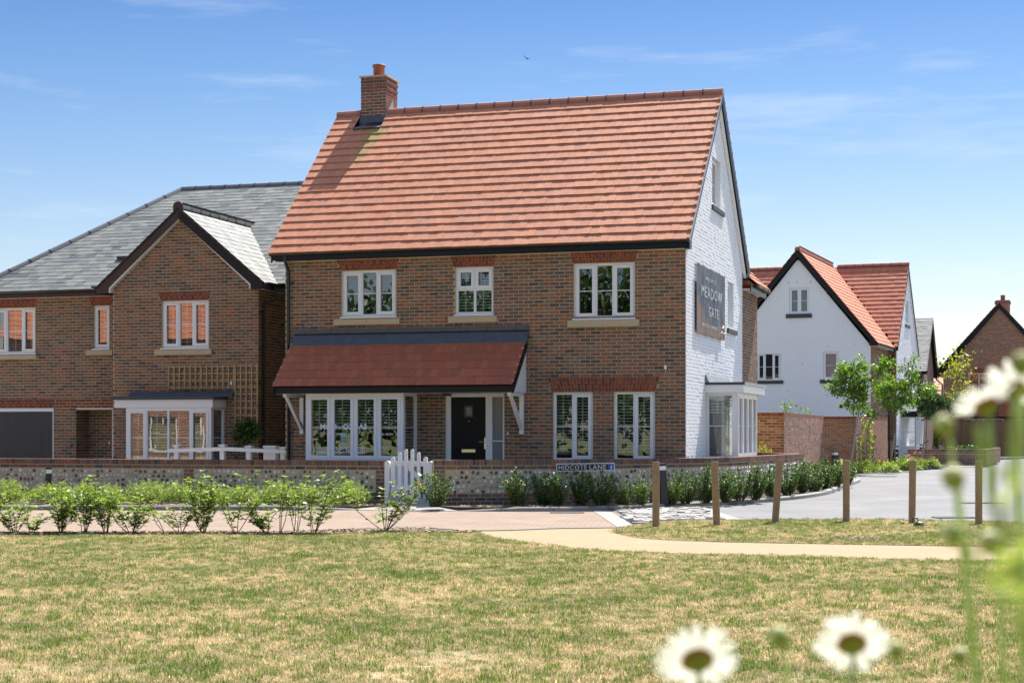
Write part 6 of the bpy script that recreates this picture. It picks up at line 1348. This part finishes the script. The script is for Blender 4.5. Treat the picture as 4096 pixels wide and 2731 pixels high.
# loose wood chips of the mulch strip
mb = MB()
def chips(n, f, z):
    for i in range(n):
        x, y = f(); a = random.uniform(0,6.28); l, w_ = random.uniform(.02,.055), random.uniform(.006,.016); c, s = cos(a), sin(a); t = random.uniform(-.4,.4); zz = z + random.uniform(.004,.02)
        mb.quad((x-c*l-s*w_, y-s*l+c*w_, zz-t*l*.5), (x+c*l-s*w_, y+s*l+c*w_, zz+t*l*.5), (x+c*l+s*w_, y+s*l-c*w_, zz+t*l*.5+.004), (x-c*l+s*w_, y-s*l-c*w_, zz-t*l*.5+.004))
chips(5200, lambda: (lambda x: (x, random.uniform(23.45 + max(0,(x+4.5))*.13, 24.2 + max(0,min(1,(x+3.4)/1.6))*.9*(x < -1.2) + (.2 if x > -1.2 else 0)-.02)))(random.uniform(-9,-.5)), .012)
chips(500, lambda: (random.gauss(4.78,.17), random.gauss(22.6,.2)), .012)
chips(900, lambda: (lambda x: (x, 31.3+random.uniform(0,1.0)))(random.uniform(-9,-2.6)), .075); chips(700, lambda: (lambda x: (x, 30.62+random.uniform(0,.6)))(random.uniform(-1.0,2.4)), .075)
tag(obj('wood_chips', mb, m_chip), 'loose brown wood chips of the mulch strip and beds', kind='stuff')
sheet('mulch_patch', [(4.78+.33*cos(a)*random.uniform(.85,1.1), 22.6+.36*sin(a)*random.uniform(.85,1.1)) for a in [2*pi*k/14 for k in range(14)]], .0125, m_soil)

# ------------------------------------------------------------ ox-eye daisies close to the lens
def petal_mesh(L, w_, curl):
    V = []; Q = []; n = 6
    for i in range(n+1):
        t = i/n; ww = w_*(.35+.65*sin(pi*min(1,t*.62+.12)))*(1 if t < .9 else .75); z = curl*t*t*L; x = L*t
        V += [(x,-ww/2,z-.0012),(x,0,z),(x,ww/2,z-.0012)]
    for i in range(n):
        for j in range(2): o = i*3+j; Q.append((o,o+3,o+4,o+1))
    return npmesh('petal', V, Q, m_petal)
PET = [petal_mesh(.0165,.0052,c) for c in (-.05,.1,-.15)]
def stem_to(t, a, b, r, bend):
    mb = MB(); a, b = Vector(a), Vector(b); path = [a.lerp(b, k/8) + Vector(bend)*sin(pi*k/8) for k in range(9)]; mb.tube(path, [r*(1.15-.3*k/8) for k in range(9)], 8); obj('flower_stem', mb, m_green, t, smooth=True)
def PX(u, v, Y): return Vector(((u-2048)/6600*Y, Y, 1.5 + (1720-v)/6600*Y))
def daisy(label, u, v, Y, nrm, sc=1., foot=None, n=21, bend=(0,0,0), tip=0.):
    c = PX(u, v, Y); t = thing('daisy', label, 'flower', tuple(c), 0, 'ox-eye daisies by the lens')
    nrm = Vector(nrm).normalized(); R = nrm.to_track_quat('Z','Y').to_matrix().to_4x4()
    for k in range(n):
        M = R @ Matrix.Rotation(2*pi*k/n + random.uniform(-.06,.06), 4, 'Z') @ Matrix.Rotation(-tip + random.uniform(-.10,.10), 4, 'Y') @ Matrix.Translation((.0078*sc,0,random.uniform(0,.001))) @ Matrix.Diagonal((sc*random.uniform(.92,1.06),sc*random.uniform(.9,1.1),sc,1))
        link('petal', random.choice(PET), t, M=M)
    mb = MB(); mb.lathe([(.0002,.0050),(.004,.0046),(.0080,.0030),(.0098,.0),(.0090,-.001)], 20); o = obj('flower_disc', mb, m_disc, t, M=R @ Matrix.Scale(sc,4), smooth=True)
    mb = MB(); mb.lathe([(.0072,-.0012),(.0068,-.0034),(.004,-.006),(.0015,-.008)], 16); obj('bud_scales', mb, m_discg, t, M=R @ Matrix.Scale(sc,4), smooth=True)
    f = Vector(foot) if foot else Vector((c.x, c.y, .0)); stem_to(t, R @ Vector((0,0,-.006)), f - c, .0014*sc, bend)
def bud(label, u, v, Y, nrm, sc, foot, bend=(0,0,0), pale=True):
    sc *= .74
    c = PX(u, v, Y); t = thing('daisy_bud', label, 'flower bud', tuple(c), 0, 'daisy buds by the lens'); R = Vector(nrm).normalized().to_track_quat('Z','Y').to_matrix().to_4x4()
    mb = MB(); mb.lathe([(.0012,-.0075),(.0050,-.0055),(.0068,-.001),(.0060,.002)], 14); obj('bud_scales', mb, m_budg, t, M=R @ Matrix.Scale(sc,4), smooth=True)
    mb = MB(); mb.lathe([(.0058,.0018),(.0062,.0035),(.0042,.0062),(.0004,.0070)], 14); obj('bud_top', mb, m_budt, t, M=R @ Matrix.Scale(sc,4), smooth=True)
    stem_to(t, R @ Vector((0,0,-.006*sc)), Vector(foot)-c, .0011*sc, bend)
daisy('white daisy at the bottom edge, leftmost flower, its disc facing away upward', 2790, 2640, .93, (-.05,.80,.60), .98, (.115,.95,.0), 17, (.005,0,0), .12)
daisy('white daisy at the bottom, second flower, with a brown rimmed disc', 3408, 2575, .98, (.05,.82,.57), .92, (.205,1.0,.0), 19, (0,0,0), .12)
daisy('large blurred white daisy at the right edge, seen from below, left of the pair', 3945, 1622, .97, (-.30,.40,.86), .80, (.32,.97,.0), 17, (.012,0,0), .3)
daisy('blurred white daisy at the right edge, upper flower of the pair', 4062, 1558, 1.0, (.35,.45,.82), .86, (.335,1.0,.0), 17, (.012,0,0), .3)
bud('drooping dark based bud left of the second bottom daisy', 3118, 2545, 1.0, (-.55,.1,.82), 1.25, (.225,1.02,.0), (.012,0,0))
bud('small green bud right of the second bottom daisy', 3582, 2598, 1.05, (-.15,.1,.98), 1.1, (.262,1.07,.0))
bud('faint pale bud at the bottom right, rightmost of the low buds', 3838, 2620, 1.05, (.05,.0,1), 1.0, (.28,1.05,.0))
bud('blurred yellow tipped bud before the asphalt, middle right', 3812, 1910, .82, (-.55,0,.82), 1.15, (.29,.80,.3), (.015,0,0))
bud('blurred pale bud before the board fence, left of the large daisy', 3775, 1700, .85, (-.6,0,.78), 1.05, (.30,.85,.2), (.02,0,-.01))
bud('blurred green bud before the verge grass at the right', 3808, 2135, .84, (-.9,.1,.2), 1.2, (.31,.80,.6), (-.005,0,.02))
bud('pale bud at the very right edge above the large daisy', 4090, 1455, .82, (.1,0,1), 1.1, (.275,.80,.0))
bud('low green bud tucked among the right hand stems', 3962, 2170, .80, (-.5,0,.6), 1.15, (.29,.75,.4), (0,0,.01))
# leafy stems at the right edge
for i, (u0, v0, u1, v1, Y, r, lab) in enumerate(((3920,1700,4130,2420,.55,.0020,'thick blurred flower stem slanting across the right edge, upper one'),(3850,2130,4160,2560,.50,.0021,'thick blurred flower stem at the right edge, lower one'),(3990,1990,4110,2300,.55,.0018,'short pale blurred stem at the right edge'),(4070,1600,4096,2731,.60,.0018,'vertical blurred stem along the right border'))):
    c = PX(u0, v0, Y); t = thing('flower_stem', lab, 'stem', tuple(c)); e = PX(u1, v1, Y) - c; stem_to(t, (0,0,0), tuple(e*1.0), r*.6, (-.004,0,.002))
    F = Fol(); n = 5; tt = rng.uniform(.2,.95,n); cc = np.array([list(e*x) for x in tt]); L = rng.uniform(.012,.022,n); F.add(leaves(cc, rnd_dirs(n,.6), rnd_dirs(n), L, L*.22, .1, .2)); link('stem_leaves', F.mesh('stem_leaves', m_green), t)
